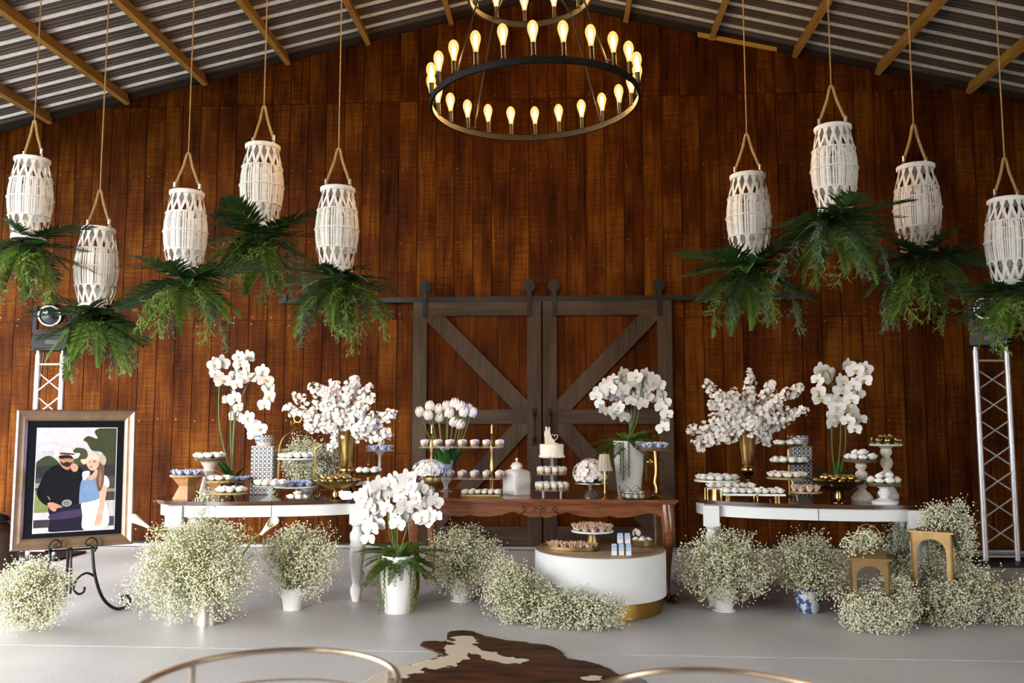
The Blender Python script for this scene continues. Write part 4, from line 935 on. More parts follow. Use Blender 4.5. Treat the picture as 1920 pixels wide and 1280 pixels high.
def orchid_spray(name, label, loc, pts, Y, stems, size, lip, seed, leaves=True, stakes=(), frond=0, drop=()):
    r = random.Random(seed); t = thing(name, label, 'orchid', loc); L = Vector(loc)
    for st in stems:
        part('stem', MB().tube(spl([Vector((0, 0, 0)) + Vector((r.uniform(-.02, .02), r.uniform(-.02, .02), 0))] + [atY(a, c, Y + r.uniform(-.03, .03)) - L for a, c in st], 6), .0045, 6), M_stem, t)
    for i, (a, c) in enumerate(pts):
        s = size * r.uniform(.85, 1.15); p = atY(a, c, Y + r.uniform(-.10, .05)) - L
        f = link('flower', ORP, t, p, (r.uniform(-.35, .25), r.uniform(-.35, .35), r.uniform(-.7, .7)), (s, s, s)); link('lip', lip, f)
    for (a, c, a2, c2) in stakes:
        part('support_stake', MB().tube([atY(a, c, Y + .06) - L, atY(a2, c2, Y + .06) - L], .004, 5), M_stake, t)
    if leaves:
        for i in range(9):
            o = link('leaf', LEAFS[2], t, (0, 0, -.01)); aim(o, 2 * PI * i / 9 + r.uniform(-.3, .3), r.uniform(-1.15, -.1), r.uniform(-.4, .4)); o.scale = [r.uniform(.9, 1.2)] * 3
    if frond:
        for i in range(frond):
            o = link('fern_frond', FERNS[i % 2], t, (0, 0, r.uniform(-.005, .02))); aim(o, 2 * PI * i / frond * 1.0 + r.uniform(-.2, .2), r.uniform(-.55, .45), r.uniform(-.4, .4)); o.scale = [r.uniform(.62, 1.0)] * 3
    for (dx, dy, ln) in drop:
        m = MB(); n = int(ln / .012)
        for i in range(n): m.ball((dx + .004 * math.sin(i * 2.1), dy, -.0 - i * .012), .0068, 5, 1, 3)
        part('trailing_strand', m, M_fern, t, kind='stuff')
    return t
LEAFS.append(leaf_mesh(.26, .035, M_leaf, M_leaf, .5))
def flower5(b, p, nrm, r):
    M = Vector(nrm).to_track_quat('Z', 'Y').to_matrix(); a0 = random.random() * 6
    for i in range(5):
        a = a0 + 2 * PI * i / 5; c, s = math.cos(a), math.sin(a); w = .42
        q = [(0, 0, 0), (.65 * c - w * s, .65 * s + w * c, .22), (1.0 * c, 1.0 * s, .30), (.65 * c + w * s, .65 * s - w * c, .22)]
        b.quad(*[tuple(Vector(p) + (M @ Vector(x)) * r) for x in q])
def blossom_branch(t, p0, p1, n, fr=.020, spread=.046, bow=.05, mt=None):
    p0, p1 = Vector(p0), Vector(p1); mid = (p0 + p1) / 2 + Vector((0, random.uniform(-.05, .03), bow)); P = spl([p0, mid, p1], 8)
    br = part('branch', MB().tube(P, [.005 * (1 - .6 * i / (len(P) - 1)) for i in range(len(P))], 5), mat('twig', (.16, .10, .05), .7), t)
    b = MB()
    for i in range(n):
        u = .28 + .72 * random.random() ** .8; q = P[int(u * (len(P) - 1))]; d = Vector((random.gauss(0, 1), random.gauss(-.3, 1), random.gauss(.1, 1))).normalized()
        s = spread * (1.15 - .55 * u) * random.random() ** .5 * 1.6
        flower5(b, q + d * s, d + Vector((0, -.6, .2)), fr * random.uniform(.75, 1.2))
    link('blossoms', b.mesh('blossoms', mt or M_blossom, 0), br, kind='stuff')
    l = MB()
    for i in range(3):
        q = P[random.randrange(8, len(P))]; d = Vector((random.gauss(0, 1), random.gauss(0, 1), random.gauss(0, 1))).normalized() * .03
        w = Vector((d.y, -d.x, d.z * .3)).normalized() * .007; l.quad(q, q + d * .5 + w, q + d, q + d * .5 - w)
    link('leaflets', l.mesh('leaflets', M_feath, 0), br, kind='stuff')
M_blossom = mat('cherry_blossom', (0.88, 0.83, 0.77), 0.6, col2=(0.82, 0.74, 0.64), scale=18)
def blossoms(px, py, Y, tips, label, n):
    p0 = atY(px, py, Y); t = thing('blossom_bouquet', label, 'flowers', p0, group='white blossom bouquets in gold urns')
    for (a, c) in tips: blossom_branch(t, (random.uniform(-.02, .02), random.uniform(-.02, .02), -.03), atY(a, c, Y + random.uniform(-.22, .12)) - p0, n)
def flower_ball(label, c, rx, rz, n, m, name='hydrangea_posy', fr=.019, green=4):
    t = thing(name, label, 'flowers', c); b = MB()
    for i in range(n):
        d = Vector((random.gauss(0, 1), random.gauss(0, 1), random.gauss(.15, 1))).normalized()
        if d.z < -.35: d.z = abs(d.z) * .3
        u = random.uniform(.70, 1.02); flower5(b, (d.x * rx * u, d.y * rx * u, d.z * rz * u), d, fr * random.uniform(.8, 1.2))
    part('florets', b, m, t, kind='stuff', smooth=0)
    part('flower_core', MB().ball((0, 0, 0), rx * .62, 12, rz / rx, 8), M_grey_green, t)
    for i in range(green):
        o = link('leaf', LEAFS[1], t, (0, 0, -rz * .2)); aim(o, random.random() * 6.28, random.uniform(-.7, -.1), 0); o.scale = [.5] * 3

# ================================================================== stands
def top_of(px, py, Y): return atY(px, py, Y).z
def base(px, Y, z=TZ): return Vector((xat(px, Y, z), Y, z))
def hairpin(px, Y, prow, wpx, label, z0=TZ):
    b = base(px, Y, z0); k = kk(px, Y); r = wpx * k / 2; h = top_of(px, prow, Y) - z0
    t = thing('hairpin_stand', label, 'stand', b, R(15)); part('wood_disc', MB().lathe([(r * .98, h - .014), (r, h - .012), (r, h - .002), (r * .98, h), (.0001, h)], 28), M_slice, t)
    for i in range(3):
        a = R(-90) + 2 * PI * i / 3; c, s = math.cos(a), math.sin(a); w = .022
        part('wire_leg', MB().tube([((r * .62) * c - w * s, (r * .62) * s + w * c, h - .014), ((r * .86) * c, (r * .86) * s, .004), ((r * .62) * c + w * s, (r * .62) * s - w * c, h - .014)], .0028, 5), M_gold, t)
    return Vector((b.x, b.y, z0 + h)), r
def pedestal(name, px, Y, prow, wpx, label, prof, m, mp=None, pt=.016, z0=TZ, rim=None, bark=False):
    """prof: stem profile in (fraction of plate radius, fraction of height)"""
    b = base(px, Y, z0); k = kk(px, Y); r = wpx * k / 2; h = top_of(px, prow, Y) - z0; hs = h - pt
    t = thing(name, label, 'stand', b)
    part('stem', MB().lathe([(r * x, hs * z) for x, z in prof], 22), m, t)
    if bark:
        part('bark_edge', MB().lathe([(r * .96, hs), (r, hs + pt * .3), (r * .985, h - .001)], 22, ruff=.03, nr=5, closed=False), M_bark, t); part('wood_slab', MB().lathe([(r * .97, hs + .001), (r * .97, h), (.0001, h)], 22, ruff=.03, nr=5), M_slice, t)
    else: part('plate', MB().lathe(rim and [(r * x, hs + pt * z) for x, z in rim] or [(r * .9, hs), (r, hs + pt * .25), (r, h - .002), (r * .985, h), (.0001, h)], 28, closed=not rim), mp or m, t)
    return Vector((b.x, b.y, b.z + h)), r
HOUR = None
def hourglass(px, Y, prow, wpx, label):
    b = base(px, Y); k = kk(px, Y); r = wpx * k / 2; h = top_of(px, prow, Y) - TZ; t = thing('hourglass_stand', label, 'stand', b, R(-18))
    a, w = r * .58, r * .33; q = math.sqrt(2)
    part('pillar', MB().lathe([(a * q, 0), (w * q, h * .5), (w * q, h * .55), (r * .62 * q, h - .018)], 4), M_lwood, t, rot=(0, 0, PI / 4), smooth=0)
    part('plate', MB().lathe([(r * .97, h - .018), (r, h - .014), (r, h - .003), (r * .98, h), (.0001, h)], 28), M_lwood, t)
    return Vector((b.x, b.y, TZ + h)), r
TURN = [(.62, 0), (.66, .04), (.66, .09), (.58, .11), (.50, .17), (.30, .24), (.22, .29), (.22, .31), (.34, .38), (.38, .44), (.34, .50), (.21, .54), (.21, .56), (.34, .62), (.38, .68), (.34, .74), (.21, .78), (.21, .80), (.33, .85), (.36, .90), (.30, .95), (.5, 1.0)]
# ---- left table
Lg = 'on the left table'
c, r = hourglass(350, 6.36, 889, 62, 'oak hourglass cake stand holding blue sweets at left table end'); plate_of('blue', c, r - .004, 'blue sweet on leftmost hourglass stand', 'blue sweets on hourglass stand', sc=.92)
c, r = pedestal('pedestal_stand', 391, 6.60, 858, 57, 'whitewashed pedestal with wood slice top behind oak stands', [(.62, 0), (.66, .02), (.62, .06), (.34, .62), (.30, .66), (.36, .70), (.36, .74), (.30, .77), (.5, .92), (.62, .99), (.6, 1)], M_wash, bark=True, pt=.022); plate_of('white', c, r + .004, 'white flower sweet on wood slice pedestal', 'white sweets on whitewashed pedestal', sc=.95)
c, r = hourglass(411, 6.42, 900, 50, 'smaller oak hourglass stand holding peach topped sweets'); plate_of('rose', c, r, 'cream rose sweet on the smaller oak hourglass stand', 'rose sweets on smaller oak stand', sc=.95)
c, r = pedestal('pedestal_stand', 448, 6.66, 901, 36, 'small wood topped stand with blue sweets by the orchid', [(.5, 0), (.5, .08), (.3, .5), (.5, 1)], M_lwood, pt=.012); plate_of('blue', c, r, 'blue paper sweet on stand by left orchid', 'blue sweets by the orchid', sc=.9)
c, r = hairpin(434, 6.24, 922, 60, 'wood disc on gold hairpin legs at left table front'); plate_of('white', c, r - .006, 'white sweet on the left table hairpin stand', 'white sweets on left hairpin stand', sc=.95)
M_damask = mat('damask_pattern', (0.62, 0.58, 0.54), 0.4, col2=(0.06, 0.065, 0.085), scale=16, detail=1)
def damask():
    m = M_damask; nt = m.node_tree; N = nt.nodes; L = nt.links; b = N['Principled BSDF']
    tc = N.new('ShaderNodeTexCoord'); sp = N.new('ShaderNodeSeparateXYZ'); L.new(tc.outputs['Object'], sp.inputs[0])
    def mth(op, a, c=None):
        n = N.new('ShaderNodeMath'); n.operation = op
        for i, v in enumerate((a, c)):
            if v is None: continue
            if isinstance(v, (int, float)): n.inputs[i].default_value = v
            else: L.new(v, n.inputs[i])
        return n.outputs[0]
    F_ = 2 * PI / .066
    u = mth('ADD', sp.outputs[0], sp.outputs[1])
    s1 = mth('MULTIPLY', mth('COSINE', mth('MULTIPLY', u, F_)), mth('COSINE', mth('MULTIPLY', sp.outputs[2], F_)))
    s2 = mth('MULTIPLY', mth('COSINE', mth('MULTIPLY', u, F_ * 3)), mth('COSINE', mth('MULTIPLY', sp.outputs[2], F_ * 3)))
    v = mth('ABSOLUTE', mth('ADD', s1, mth('MULTIPLY', s2, .75)))
    rp = N.new('ShaderNodeValToRGB'); rp.color_ramp.elements[0].position = .30; rp.color_ramp.elements[1].position = .36
    rp.color_ramp.elements[0].color = (.60, .56, .52, 1); rp.color_ramp.elements[1].color = (.045, .05, .07, 1)
    L.new(v, rp.inputs[0]); L.new(rp.outputs[0], b.inputs['Base Color'])
damask()
def ginger_jar(px, Y, ptop, wpx, rz, label):
    b = base(px, Y); k = kk(px, Y); w = wpx * k / 2 / 1.06; h = top_of(px, ptop, Y) - TZ; t = thing('patterned_jar', label, 'jar', b, rz)
    hb = h * .82; ch = .006
    m = MB(); sq = lambda a: [(a - ch, -a), (a, -a + ch), (a, a - ch), (a - ch, a), (-a + ch, a), (-a, a - ch), (-a, -a + ch), (-a + ch, -a)]
    rows = [(w * .96, 0), (w, .004), (w, hb - .006), (w * .93, hb)]; 
    for a, z in rows: m.v += [(x, y, z) for x, y in sq(a)]
    for j in range(3):
        for i in range(8): m.face(j * 8 + i, j * 8 + (i + 1) % 8, (j + 1) * 8 + (i + 1) % 8, (j + 1) * 8 + i)
    m.face(*range(24, 32)); m.face(*range(8)[::-1]); part('jar_body', m, M_damask, t)
    part('neck', MB().lathe([(w * .72, hb), (w * .70, hb + .02), (w * .76, hb + .024)], 22), mat('cream_neck', (.62, .50, .36), .4), t)
    part('lid', MB().lathe([(w * .80, hb + .022), (w * .84, hb + .026), (w * .84, h - .006), (w * .80, h), (.0001, h)], 26), M_damask, t)
ginger_jar(494, 6.84, 815, 43, R(8), 'square black and white patterned lidded jar beside gold arch stand')
GLP = [(.60, 0), (.58, .05), (.30, .22), (.16, .36), (.15, .45), (.26, .55), (.28, .62), (.16, .72), (.18, .85), (.5, 1.0)]
c, r = pedestal('glass_pedestal', 507, 6.28, 909, 66, 'clear glass pedestal at left table front with pink white sweets', GLP, M_glass, pt=.010); plate_of('rose', c, r - .006, 'cream rose sweet on the clear glass pedestal', 'rose sweets on glass pedestal', sc=.95)
def arch_stand():
    px, Y = 555, 6.58; b = base(px, Y); k = kk(px, Y); t = thing('arched_tier_stand', 'gold arched two tier cake stand with white plates', 'stand', b); P = lambda a, c: atY(a, c, Y) - b
    z1 = P(555, 858).z; z0 = P(555, 910).z
    for s in (-1, 1):
        pts = [(s * .165, 0, .012), (s * .175, 0, .035), (s * .155, 0, .05), (s * .145, 0, .12), (s * .142, 0, z1), (s * .135, 0, z1 + .09), (s * .10, 0, z1 + .165), (s * .03, 0, z1 + .215), (0, 0, z1 + .235)]
        for dy in (-.008, .008): part('arch_side', MB().tube([(x, y + dy, z) for x, y, z in spl(pts, 5)], .0045, 6), M_agold, t)
        part('scroll', MB().tube(spl([(s * .012, 0, z1 + .235), (s * .045, 0, z1 + .25), (s * .05, 0, z1 + .285), (s * .025, 0, z1 + .285), (s * .028, 0, z1 + .262)], 5), .004, 6), M_agold, t)
        part('scroll_foot', MB().ring(.022, .004, 0, 14, 5), M_agold, t, (s * .168, 0, .026), (PI / 2, 0, 0))
    part('ring_handle', MB().ring(.030, .005, 0, 20, 6), M_agold, t, (0, 0, z1 + .305), (PI / 2, 0, 0))
    for nm, z, r in (('upper_plate', z1, 36 * k), ('lower_plate', z0, 42 * k)):
        part(nm, MB().lathe([(r * .85, z - .016), (r, z - .010), (r, z - .002), (r * .98, z), (.0001, z)], 30), M_ceram if nm[0] == 'u' else M_marble, t)
    plate_of('rose', b + Vector((0, 0, z1)), 36 * k - .008, 'cream rose sweet on arched stand upper plate', 'rose sweets on arched stand')
    plate_of('blue', b + Vector((0, 0, z0)), 42 * k - .006, 'blue paper sweet on arched stand lower plate', 'blue sweets on arched stand')
arch_stand()
c = base(558, 6.30); k = kk(558, 6.3); lathes('glass_dish', 'small glass dish of pink sweets at left table front', 'dish', c, [('dish', [(.4 * 24 * k, 0), (.5 * 24 * k, .003), (24 * k, .022), (23 * k, .023), (.4 * 24 * k, .006)], M_glass)])
plate_of('rose', c + Vector((0, 0, .010)), 21 * k, 'rose sweet in small glass dish', 'rose sweets in glass dish', layers=2, sc=.9)
def footed_bowl(px, Y, rrow, wpx, label, mb, mf, foot=.26):
    b = base(px, Y); k = kk(px, Y); r = wpx * k / 2; h = top_of(px, rrow, Y) - TZ; t = thing('footed_bowl', label, 'bowl', b)
    part('foot', MB().lathe([(r * foot, 0), (r * foot * 1.02, .006), (r * foot * .75, .018), (r * .13, .03), (r * .12, h * .4), (r * .2, h * .5)], 22), mf, t)
    part('bowl', MB().lathe([(r * .15, h * .48), (r * .55, h * .58), (r * .9, h * .85), (r, h), (r * .98, h), (r * .85, h * .86), (r * .5, h * .64), (.0001, h * .6)], 32, closed=False), mb, t)
    return b + Vector((0, 0, h * .78)), r
c, r = footed_bowl(629, 6.32, 899, 94, 'shallow gold footed bowl heaped with gold truffles', M_agold, M_gold); plate_of('gold', c, r * .92, 'gold truffle in left gold bowl', 'truffles in left gold bowl', layers=2, sc=.95)
def urn(px, Y, trow, wpx, label):
    b = base(px, Y); k = kk(px, Y); r = wpx * k / 2; h = top_of(px, trow, Y) - TZ; t = thing('gold_urn', label, 'vase', b)
    part('square_foot', MB().box((0, 0, .012), (r * 1.35, r * 1.35, .024)).box((0, 0, .03), (r * 1.1, r * 1.1, .014)), M_gold, t)
    part('stem', MB().lathe([(r * .55, .036), (r * .5, .05), (r * .22, h * .2), (r * .2, h * .25), (r * .34, h * .28), (r * .34, h * .30)], 22), M_gold, t)
    part('urn_body', MB().lathe([(r * .30, h * .29), (r * .60, h * .33), (r * .68, h * .39), (r * .66, h * .43), (r * .52, h * .46), (r * .56, h * .50), (r * .72, h * .75), (r * .86, h * .94), (r * 1.0, h), (r * .95, h), (r * .8, h * .93), (r * .6, h * .7)], 28), M_gold, t)
    return h
urn(649, 6.72, 808, 44, 'tall gold urn holding blossoms on the left table')
blossoms(649, 815, 6.72, [(535, 766), (552, 742), (560, 775), (585, 722), (610, 730), (625, 718), (655, 722), (668, 708), (692, 722), (700, 742), (742, 776), (735, 815), (712, 828), (622, 842), (604, 800), (682, 760), (645, 750), (712, 795), (662, 780), (575, 800), (600, 760), (630, 780), (690, 800)], 'white blossom bouquet in the left gold urn', 75)
c, r = pedestal('glass_pedestal', 711, 6.98, 843, 52, 'tall slim glass pedestal with pale blue sweets', [(.55, 0), (.5, .03), (.14, .10), (.10, .3), (.15, .5), (.10, .6), (.10, .9), (.5, 1)], M_glass, pt=.012); plate_of('lilac', c, r, 'pale blue sweet on the tall slim glass pedestal', 'pale blue sweets on tall glass pedestal')
def two_tier(px, Y, r1, w1, r2, w2, label):
    b = base(px, Y); k = kk(px, Y); t = thing('tier_stand', label, 'stand', b); za = top_of(px, r1, Y) - TZ; zb = top_of(px, r2, Y) - TZ
    part('foot', MB().lathe([(.04, 0), (.042, .004), (.012, .014), (.010, zb - .012)], 18), M_agold, t)
    part('stem', MB().lathe([(.012, zb), (.008, zb + .02), (.014, (za + zb) / 2), (.008, za - .03), (.02, za - .012)], 14), M_agold, t)
    part('finial', MB().lathe([(.006, za), (.005, za + .05), (.012, za + .06), (.012, za + .07), (.0001, za + .085)], 12), M_agold, t)
    out = []
    for nm, z, w in (('upper_plate', za, w1), ('lower_plate', zb, w2)):
        r = w * k / 2; part(nm, MB().lathe([(r * .3, z - .014), (r * .9, z - .008), (r, z + .004), (r * .98, z + .005), (r * .88, z), (.0001, z)], 28, closed=False), M_agold, t); out.append((b + Vector((0, 0, z)), r))
    return out
(a, ra_), (b_, rb_) = two_tier(690, 6.74, 886, 50, 911, 54, 'gold two tier stand of roses right of the gold urn')
plate_of('white', a, ra_ - .004, 'white sweet on upper tier by left urn', 'white sweets on left tier stand'); plate_of('rose', b_, rb_ - .004, 'cream sweet on lower tier by left urn', 'rose sweets on left tier stand')
c = base(575, 6.92); lathes('flower_pot', 'small glass bowl behind the gold arched stand', 'bowl', c, [('bowl', [(.04, 0), (.06, .03), (.055, .07), (.05, .07), (.03, .01)], M_glass)])
gyp('gypsophila_bush', "baby's breath on the left table behind the gold arch", c + Vector((0, 0, .05)), [((-.02, 0, .20), (.20, .12, .20), 3000), ((.12, 0, .16), (.16, .12, .17), 1400)], (0, 0, 0), 51, -.03)
c = base(437, 6.86); lathes('flower_pot', 'small dark pot of the left orchid', 'pot', c, [('pot_body', [(.05, 0), (.06, .09), (.055, .09), (.04, .01)], M_bplast)])
orchid_spray('orchid_plant', 'white orchid on dark stakes at the left table', c + Vector((0, 0, .085)), [(415, 680), (402, 683), (447, 668), (465, 670), (463, 688), (450, 682), (404, 700), (417, 713), (441, 704), (455, 703), (467, 708), (445, 719), (428, 750), (440, 746), (447, 763), (443, 780), (464, 783), (473, 796), (486, 803), (478, 816), (492, 695), (497, 712), (503, 726), (507, 742), (496, 758)], 6.84,
    [[(412, 800), (412, 700)], [(432, 800), (440, 690), (450, 672)], [(440, 790), (455, 740), (480, 700), (495, 712), (505, 740)], [(438, 800), (445, 770), (470, 790)]], .063, ORL, 61, True, [(411, 848, 411, 695), (435, 850, 434, 720), (452, 850, 468, 700), (405, 727, 472, 735)])
# ---- centre table
def vase_tulips():
    px, Y = 836, 7.14; b = base(px, Y); k = kk(px, Y); h = top_of(px, 836, Y) - TZ
    t = thing('glass_vase', 'clear glass goblet vase holding tulips', 'vase', b)
    part('vase_body', MB().lathe([(.055, 0), (.057, .004), (.02, .02), (.018, .06), (.045, .09), (.062, .2), (.075, h), (.073, h), (.059, .2), (.042, .095), (.0001, .08)], 28, closed=False), M_glass, t)
    u = thing('tulip_bouquet', 'bunch of white tulips in the glass vase', 'flowers', b + Vector((0, 0, .09)))
    P = lambda a, c: atY(a, c, Y + random.uniform(-.08, .06)) - u.location
    tm = MB()
    for i in range(6):
        a = 2 * PI * i / 6; w = .6 if i % 2 else .56
        rows = []
        for j in range(6):
            v = j / 5; rr = (.52 + .62 * math.sin(PI * (.12 + .62 * v)) - .55 * v * v * .9) * (1 if i % 2 else .93); z = 2.15 * v
            sp_ = .62 * math.sin(PI * (.18 + .74 * v)); rows.append([(rr * math.cos(a + q * sp_), rr * math.sin(a + q * sp_), z) for q in (-1, -.4, .4, 1)])
        for A, B in zip(rows, rows[1:]):
            for q in range(3): tm.quad(A[q], A[q + 1], B[q + 1], B[q])
    me = tm.mesh('tulip_head', M_tulip, 80)
    for (a, c, tx, ty) in [(790, 762, -.3, .1), (807, 752, -.1, 0), (805, 768, -.2, .2), (822, 757, 0, .3), (822, 771, 0, .6), (838, 752, 0, -.1), (840, 764, .1, .4), (852, 747, .1, 0), (862, 752, .1, .2), (848, 778, 0, .9), (868, 762, .2, .3), (882, 763, .35, .2), (858, 782, .2, 1.0), (876, 757, .25, 0)]:
        p = P(a, c + 17); s = .040
        part('stem', MB().tube(spl([(random.uniform(-.03, .03), random.uniform(-.03, .03), .01), (p.x * .5, p.y * .5, p.z * .45), p], 5), .0045, 6), M_stem, u)
        hd = link('tulip_head', me, u, p - Vector((0, 0, .004)), (ty * .9, tx, random.random()), (s * 1.05, s * 1.05, s))
    for i in range(9):
        o = link('leaf', LEAFS[2], u, (0, 0, .02)); aim(o, 2 * PI * i / 9, random.uniform(-1.4, -1.1), random.uniform(-.5, .5)); o.scale = (1.15, 1.0, 1.15)
    for i in range(4):
        o = link('leaf', LEAFS[2], u, (0, 0, .14)); aim(o, 2 * PI * i / 4 + .4, random.uniform(-1.0, -.6), random.uniform(-.5, .5)); o.scale = (1.0, .8, 1.0)
vase_tulips()
def shelf_stand():
    Y = 6.84; xl, xr = xat(809, Y, 1), xat(922, Y, 1); b = Vector(((xl + xr) / 2, Y, TZ)); t = thing('shelf_stand', 'two tier glass shelf stand with brass posts', 'stand', b)
    zt = top_of(870, 838, Y) - TZ; zl = top_of(890, 896, Y) - TZ; ztop = top_of(809, 793, Y) - TZ; w = xr - xl
    for x in (xl - b.x, xr - b.x):
        pf = [(.024, 0), (.026, .006), (.012, .016), (.010, .03), (.016, zl - .012), (.018, zl - .004), (.018, zl + .005), (.009, zl + .012), (.015, (zl + zt) / 2 - .01), (.011, (zl + zt) / 2), (.014, (zl + zt) / 2 + .02), (.008, zt - .05), (.018, zt - .006), (.018, zt + .006), (.014, zt + .03), (.009, zt + .06)]
        z = zt + .06; nn = 5; st = (ztop - z - .02) / nn
        for i in range(nn): pf += [(.012 - .001 * i, z + st * (i + .4)), (.006, z + st * (i + .9))]
        pf += [(.004, ztop - .01), (.0001, ztop)]
        part('brass_post', MB().lathe(pf, 14), M_gold, t, (x, 0, 0))
    for nm, z in (('upper_shelf', zt), ('lower_shelf', zl)): part(nm, MB().box((0, 0, z), (w + .17, .24, .008)), M_glass, t)
    for z, g in ((zt, 'upper'), (zl, 'lower')):
        pts = [(-w / 2 - .055 + (w + .11) * i / 6 + (.02 if j % 2 else 0), y) for j, y in enumerate((-.07, .0, .07)) for i in range(7)]
        pts = [(x, y) for x, y in pts if not (abs(abs(x) - w / 2) < .045 and abs(y) < .03)]
        place(pts, lambda x, y, lb: dessert((b.x + x, b.y + y, TZ + z + .0045), lb, 'dessert cups on %s glass shelf' % g, 1.05), 'cream dessert cup on %s glass shelf' % g)
shelf_stand()
c = base(811, 6.66); k = kk(811, 6.66); lathes('gold_bowl', 'ribbed gold bowl holding hydrangea at carved table end', 'bowl', c, [('foot', [(.05, 0), (.052, .005), (.02, .02), (.016, .07), (.03, .085)], M_glass), ('bowl', [(.03, .083), (.055, .095), (.070, .125), (.066, .15), (.060, .15), (.05, .12)], M_goldm)])
flower_ball('white hydrangea posy in the ribbed gold bowl', c + Vector((-.03, 0, .20)), .125, .085, 620, M_petal)
def gold_tray():
    b = base(903, 6.66); t = thing('gold_tray', 'thin rectangular gold tray of rose sweets', 'tray', b, R(-1)); w = .30; d = .20
    part('tray_base', MB().box((0, 0, .006), (w, d, .012)), M_gold, t)
    part('tray_top', MB().box((0, 0, .019), (w, d, .012)), M_goldm, t)
    place([(-.125 + .05 * i, -.064 + .064 * j) for i in range(6) for j in range(3)], lambda x, y, lb: sweet('rose', (b.x + x, b.y + y, TZ + .026), lb, 'rose sweets on gold tray', .8), 'cream rose sweet on gold tray')
gold_tray()
def white_jar():
    b = base(969, 6.92); k = kk(969, 6.92); t = thing('lidded_jar', 'white ribbed square jar with domed lid', 'jar', b, R(38)); w = 27 * k / 1.32; h = top_of(969, 862, 6.92) - TZ; hb = h * .62; m = MB(); N = 32
    def sq(a, p):
        return [(a * abs(math.cos(u)) ** (2 / p) * (1 if math.cos(u) >= 0 else -1), a * abs(math.sin(u)) ** (2 / p) * (1 if math.sin(u) >= 0 else -1)) for u in [2 * PI * (i + .5) / N for i in range(N)]]
    rows = []; nb = 14
    for i in range(nb):
        z0 = hb * i / nb; rows += [(w, z0 + .001, 7), (w * 1.012, z0 + hb / nb * .5, 7), (w, z0 + hb / nb * .95, 7)]
    rows += [(w * .97, hb * 1.05, 6), (w * .85, hb * 1.13, 4), (w * .62, hb * 1.18, 2.5), (w * .50, hb * 1.2, 2), (w * .48, hb * 1.27, 2)]
    for a, z, p in rows: m.v += [(x, y, z) for x, y in sq(a, p)]
    for j in range(len(rows) - 1):
        for i in range(N): m.face(j * N + i, j * N + (i + 1) % N, (j + 1) * N + (i + 1) % N, (j + 1) * N + i)
    m.face(*range(N)[::-1]); part('jar_body', m, M_ceram, t, smooth=25)
    z = hb * 1.27; ld = part('lid', MB().lathe([(w * .56, z), (w * .60, z + .006), (w * .56, z + .012), (w * .45, z + .03), (w * .2, z + .042), (.0001, z + .044)], 26), M_ceram, t)
    part('knob', MB().lathe([(.006, z + .04), (.005, z + .05), (.012, z + .062), (.011, z + .072), (.004, h - .003), (.0001, h)], 14), M_ceram, ld)
white_jar()
def cake():
    px, Y = 1035, 6.72; b = base(px, Y); k = kk(px, Y); t = thing('acrylic_tier_stand', 'clear acrylic three tier stand for cake and cups', 'stand', b)
    zs = [top_of(px, q, Y) - TZ for q in (917, 888, 857)]; rs = [33 * k, 29 * k, 25 * k]
    for z, r in zip(zs, rs): part('acrylic_disc', MB().lathe([(r, z - .006), (r + .001, z - .003), (r, z), (.0001, z)], 32), M_acryl, t)
    for i in range(4):
        a = PI / 4 + i * PI / 2; part('acrylic_leg', MB().tube([(rs[0] * .7 * math.cos(a), rs[0] * .7 * math.sin(a), 0), (rs[0] * .7 * math.cos(a), rs[0] * .7 * math.sin(a), zs[0] - .006)], .009, 8), M_acryl, t)
    part('acrylic_post', MB().tube([(0, 0, zs[0]), (0, 0, zs[2] - .006)], .012, 10), M_acryl, t)
    for z, r, g in ((zs[0], rs[0], 'bottom'), (zs[1], rs[1], 'middle')):
        place([(x, y) for x, y in disc(r, .052) if math.hypot(x, y) > .036], lambda x, y, lb: dessert((b.x + x, b.y + y, TZ + z), lb, 'dessert cups on %s acrylic tier' % g, 1.05), 'cream dessert cup on %s acrylic tier' % g)
    z = zs[2] + TZ; r = 22.5 * k; hc = top_of(px, 832, Y) - z
    ck = thing('cake', 'small round white buttercream cake on top tier', 'cake', (b.x, b.y, z)); part('cake_body', MB().lathe([(r, 0), (r * 1.0, .01), (r * .985, hc * .5), (r, hc - .008), (r * .97, hc - .002), (r * .9, hc), (.0001, hc)], 36, ruff=.008, nr=9), M_buttercream, ck)
    for i in range(22):
        a = 2 * PI * i / 22; part('icing_pearl', MB().ball((r * .99 * math.cos(a), r * .99 * math.sin(a), .008), .010, 7, .9, 4), M_buttercream, ck)
    tp = thing('cake_topper', 'pale wooden couple and heart cake topper', 'cake topper', (b.x, b.y, z + hc)); mw = mat('pale_birch', (.74, .62, .50), .6); s = 1 / 4.572 * k
    def tz(pts): return [((x - 537) * s, (688 - y) * s) for x, y in pts]
    part('groom', MB().prism(tz([(478, 688), (476, 640), (472, 600), (478, 575), (484, 568), (480, 552), (488, 538), (500, 545), (500, 562), (506, 575), (508, 620), (506, 688)]), -.003, .003, 'y'), mw, tp)
    part('bride', MB().prism(tz([(508, 688), (509, 620), (504, 600), (508, 570), (506, 552), (514, 542), (526, 552), (522, 572), (526, 600), (534, 630), (560, 670), (585, 688)]), -.0025, .0025, 'y'), mw, tp)
    hp = [(560 + 26 * (math.sin(u) ** 3) * 1.1, 632 - (13 * math.cos(u) - 5 * math.cos(2 * u) - 2 * math.cos(3 * u) - math.cos(4 * u)) * 1.9) for u in [2 * PI * i / 28 for i in range(28)]]
    part('heart', MB().tube([(x, 0, y) for x, y in tz(hp)], .0028, 6, True), mw, tp)
    part('topper_base', MB().box(((535 - 537) * s, 0, .003), (115 * s, .010, .006)), mw, tp)
cake()
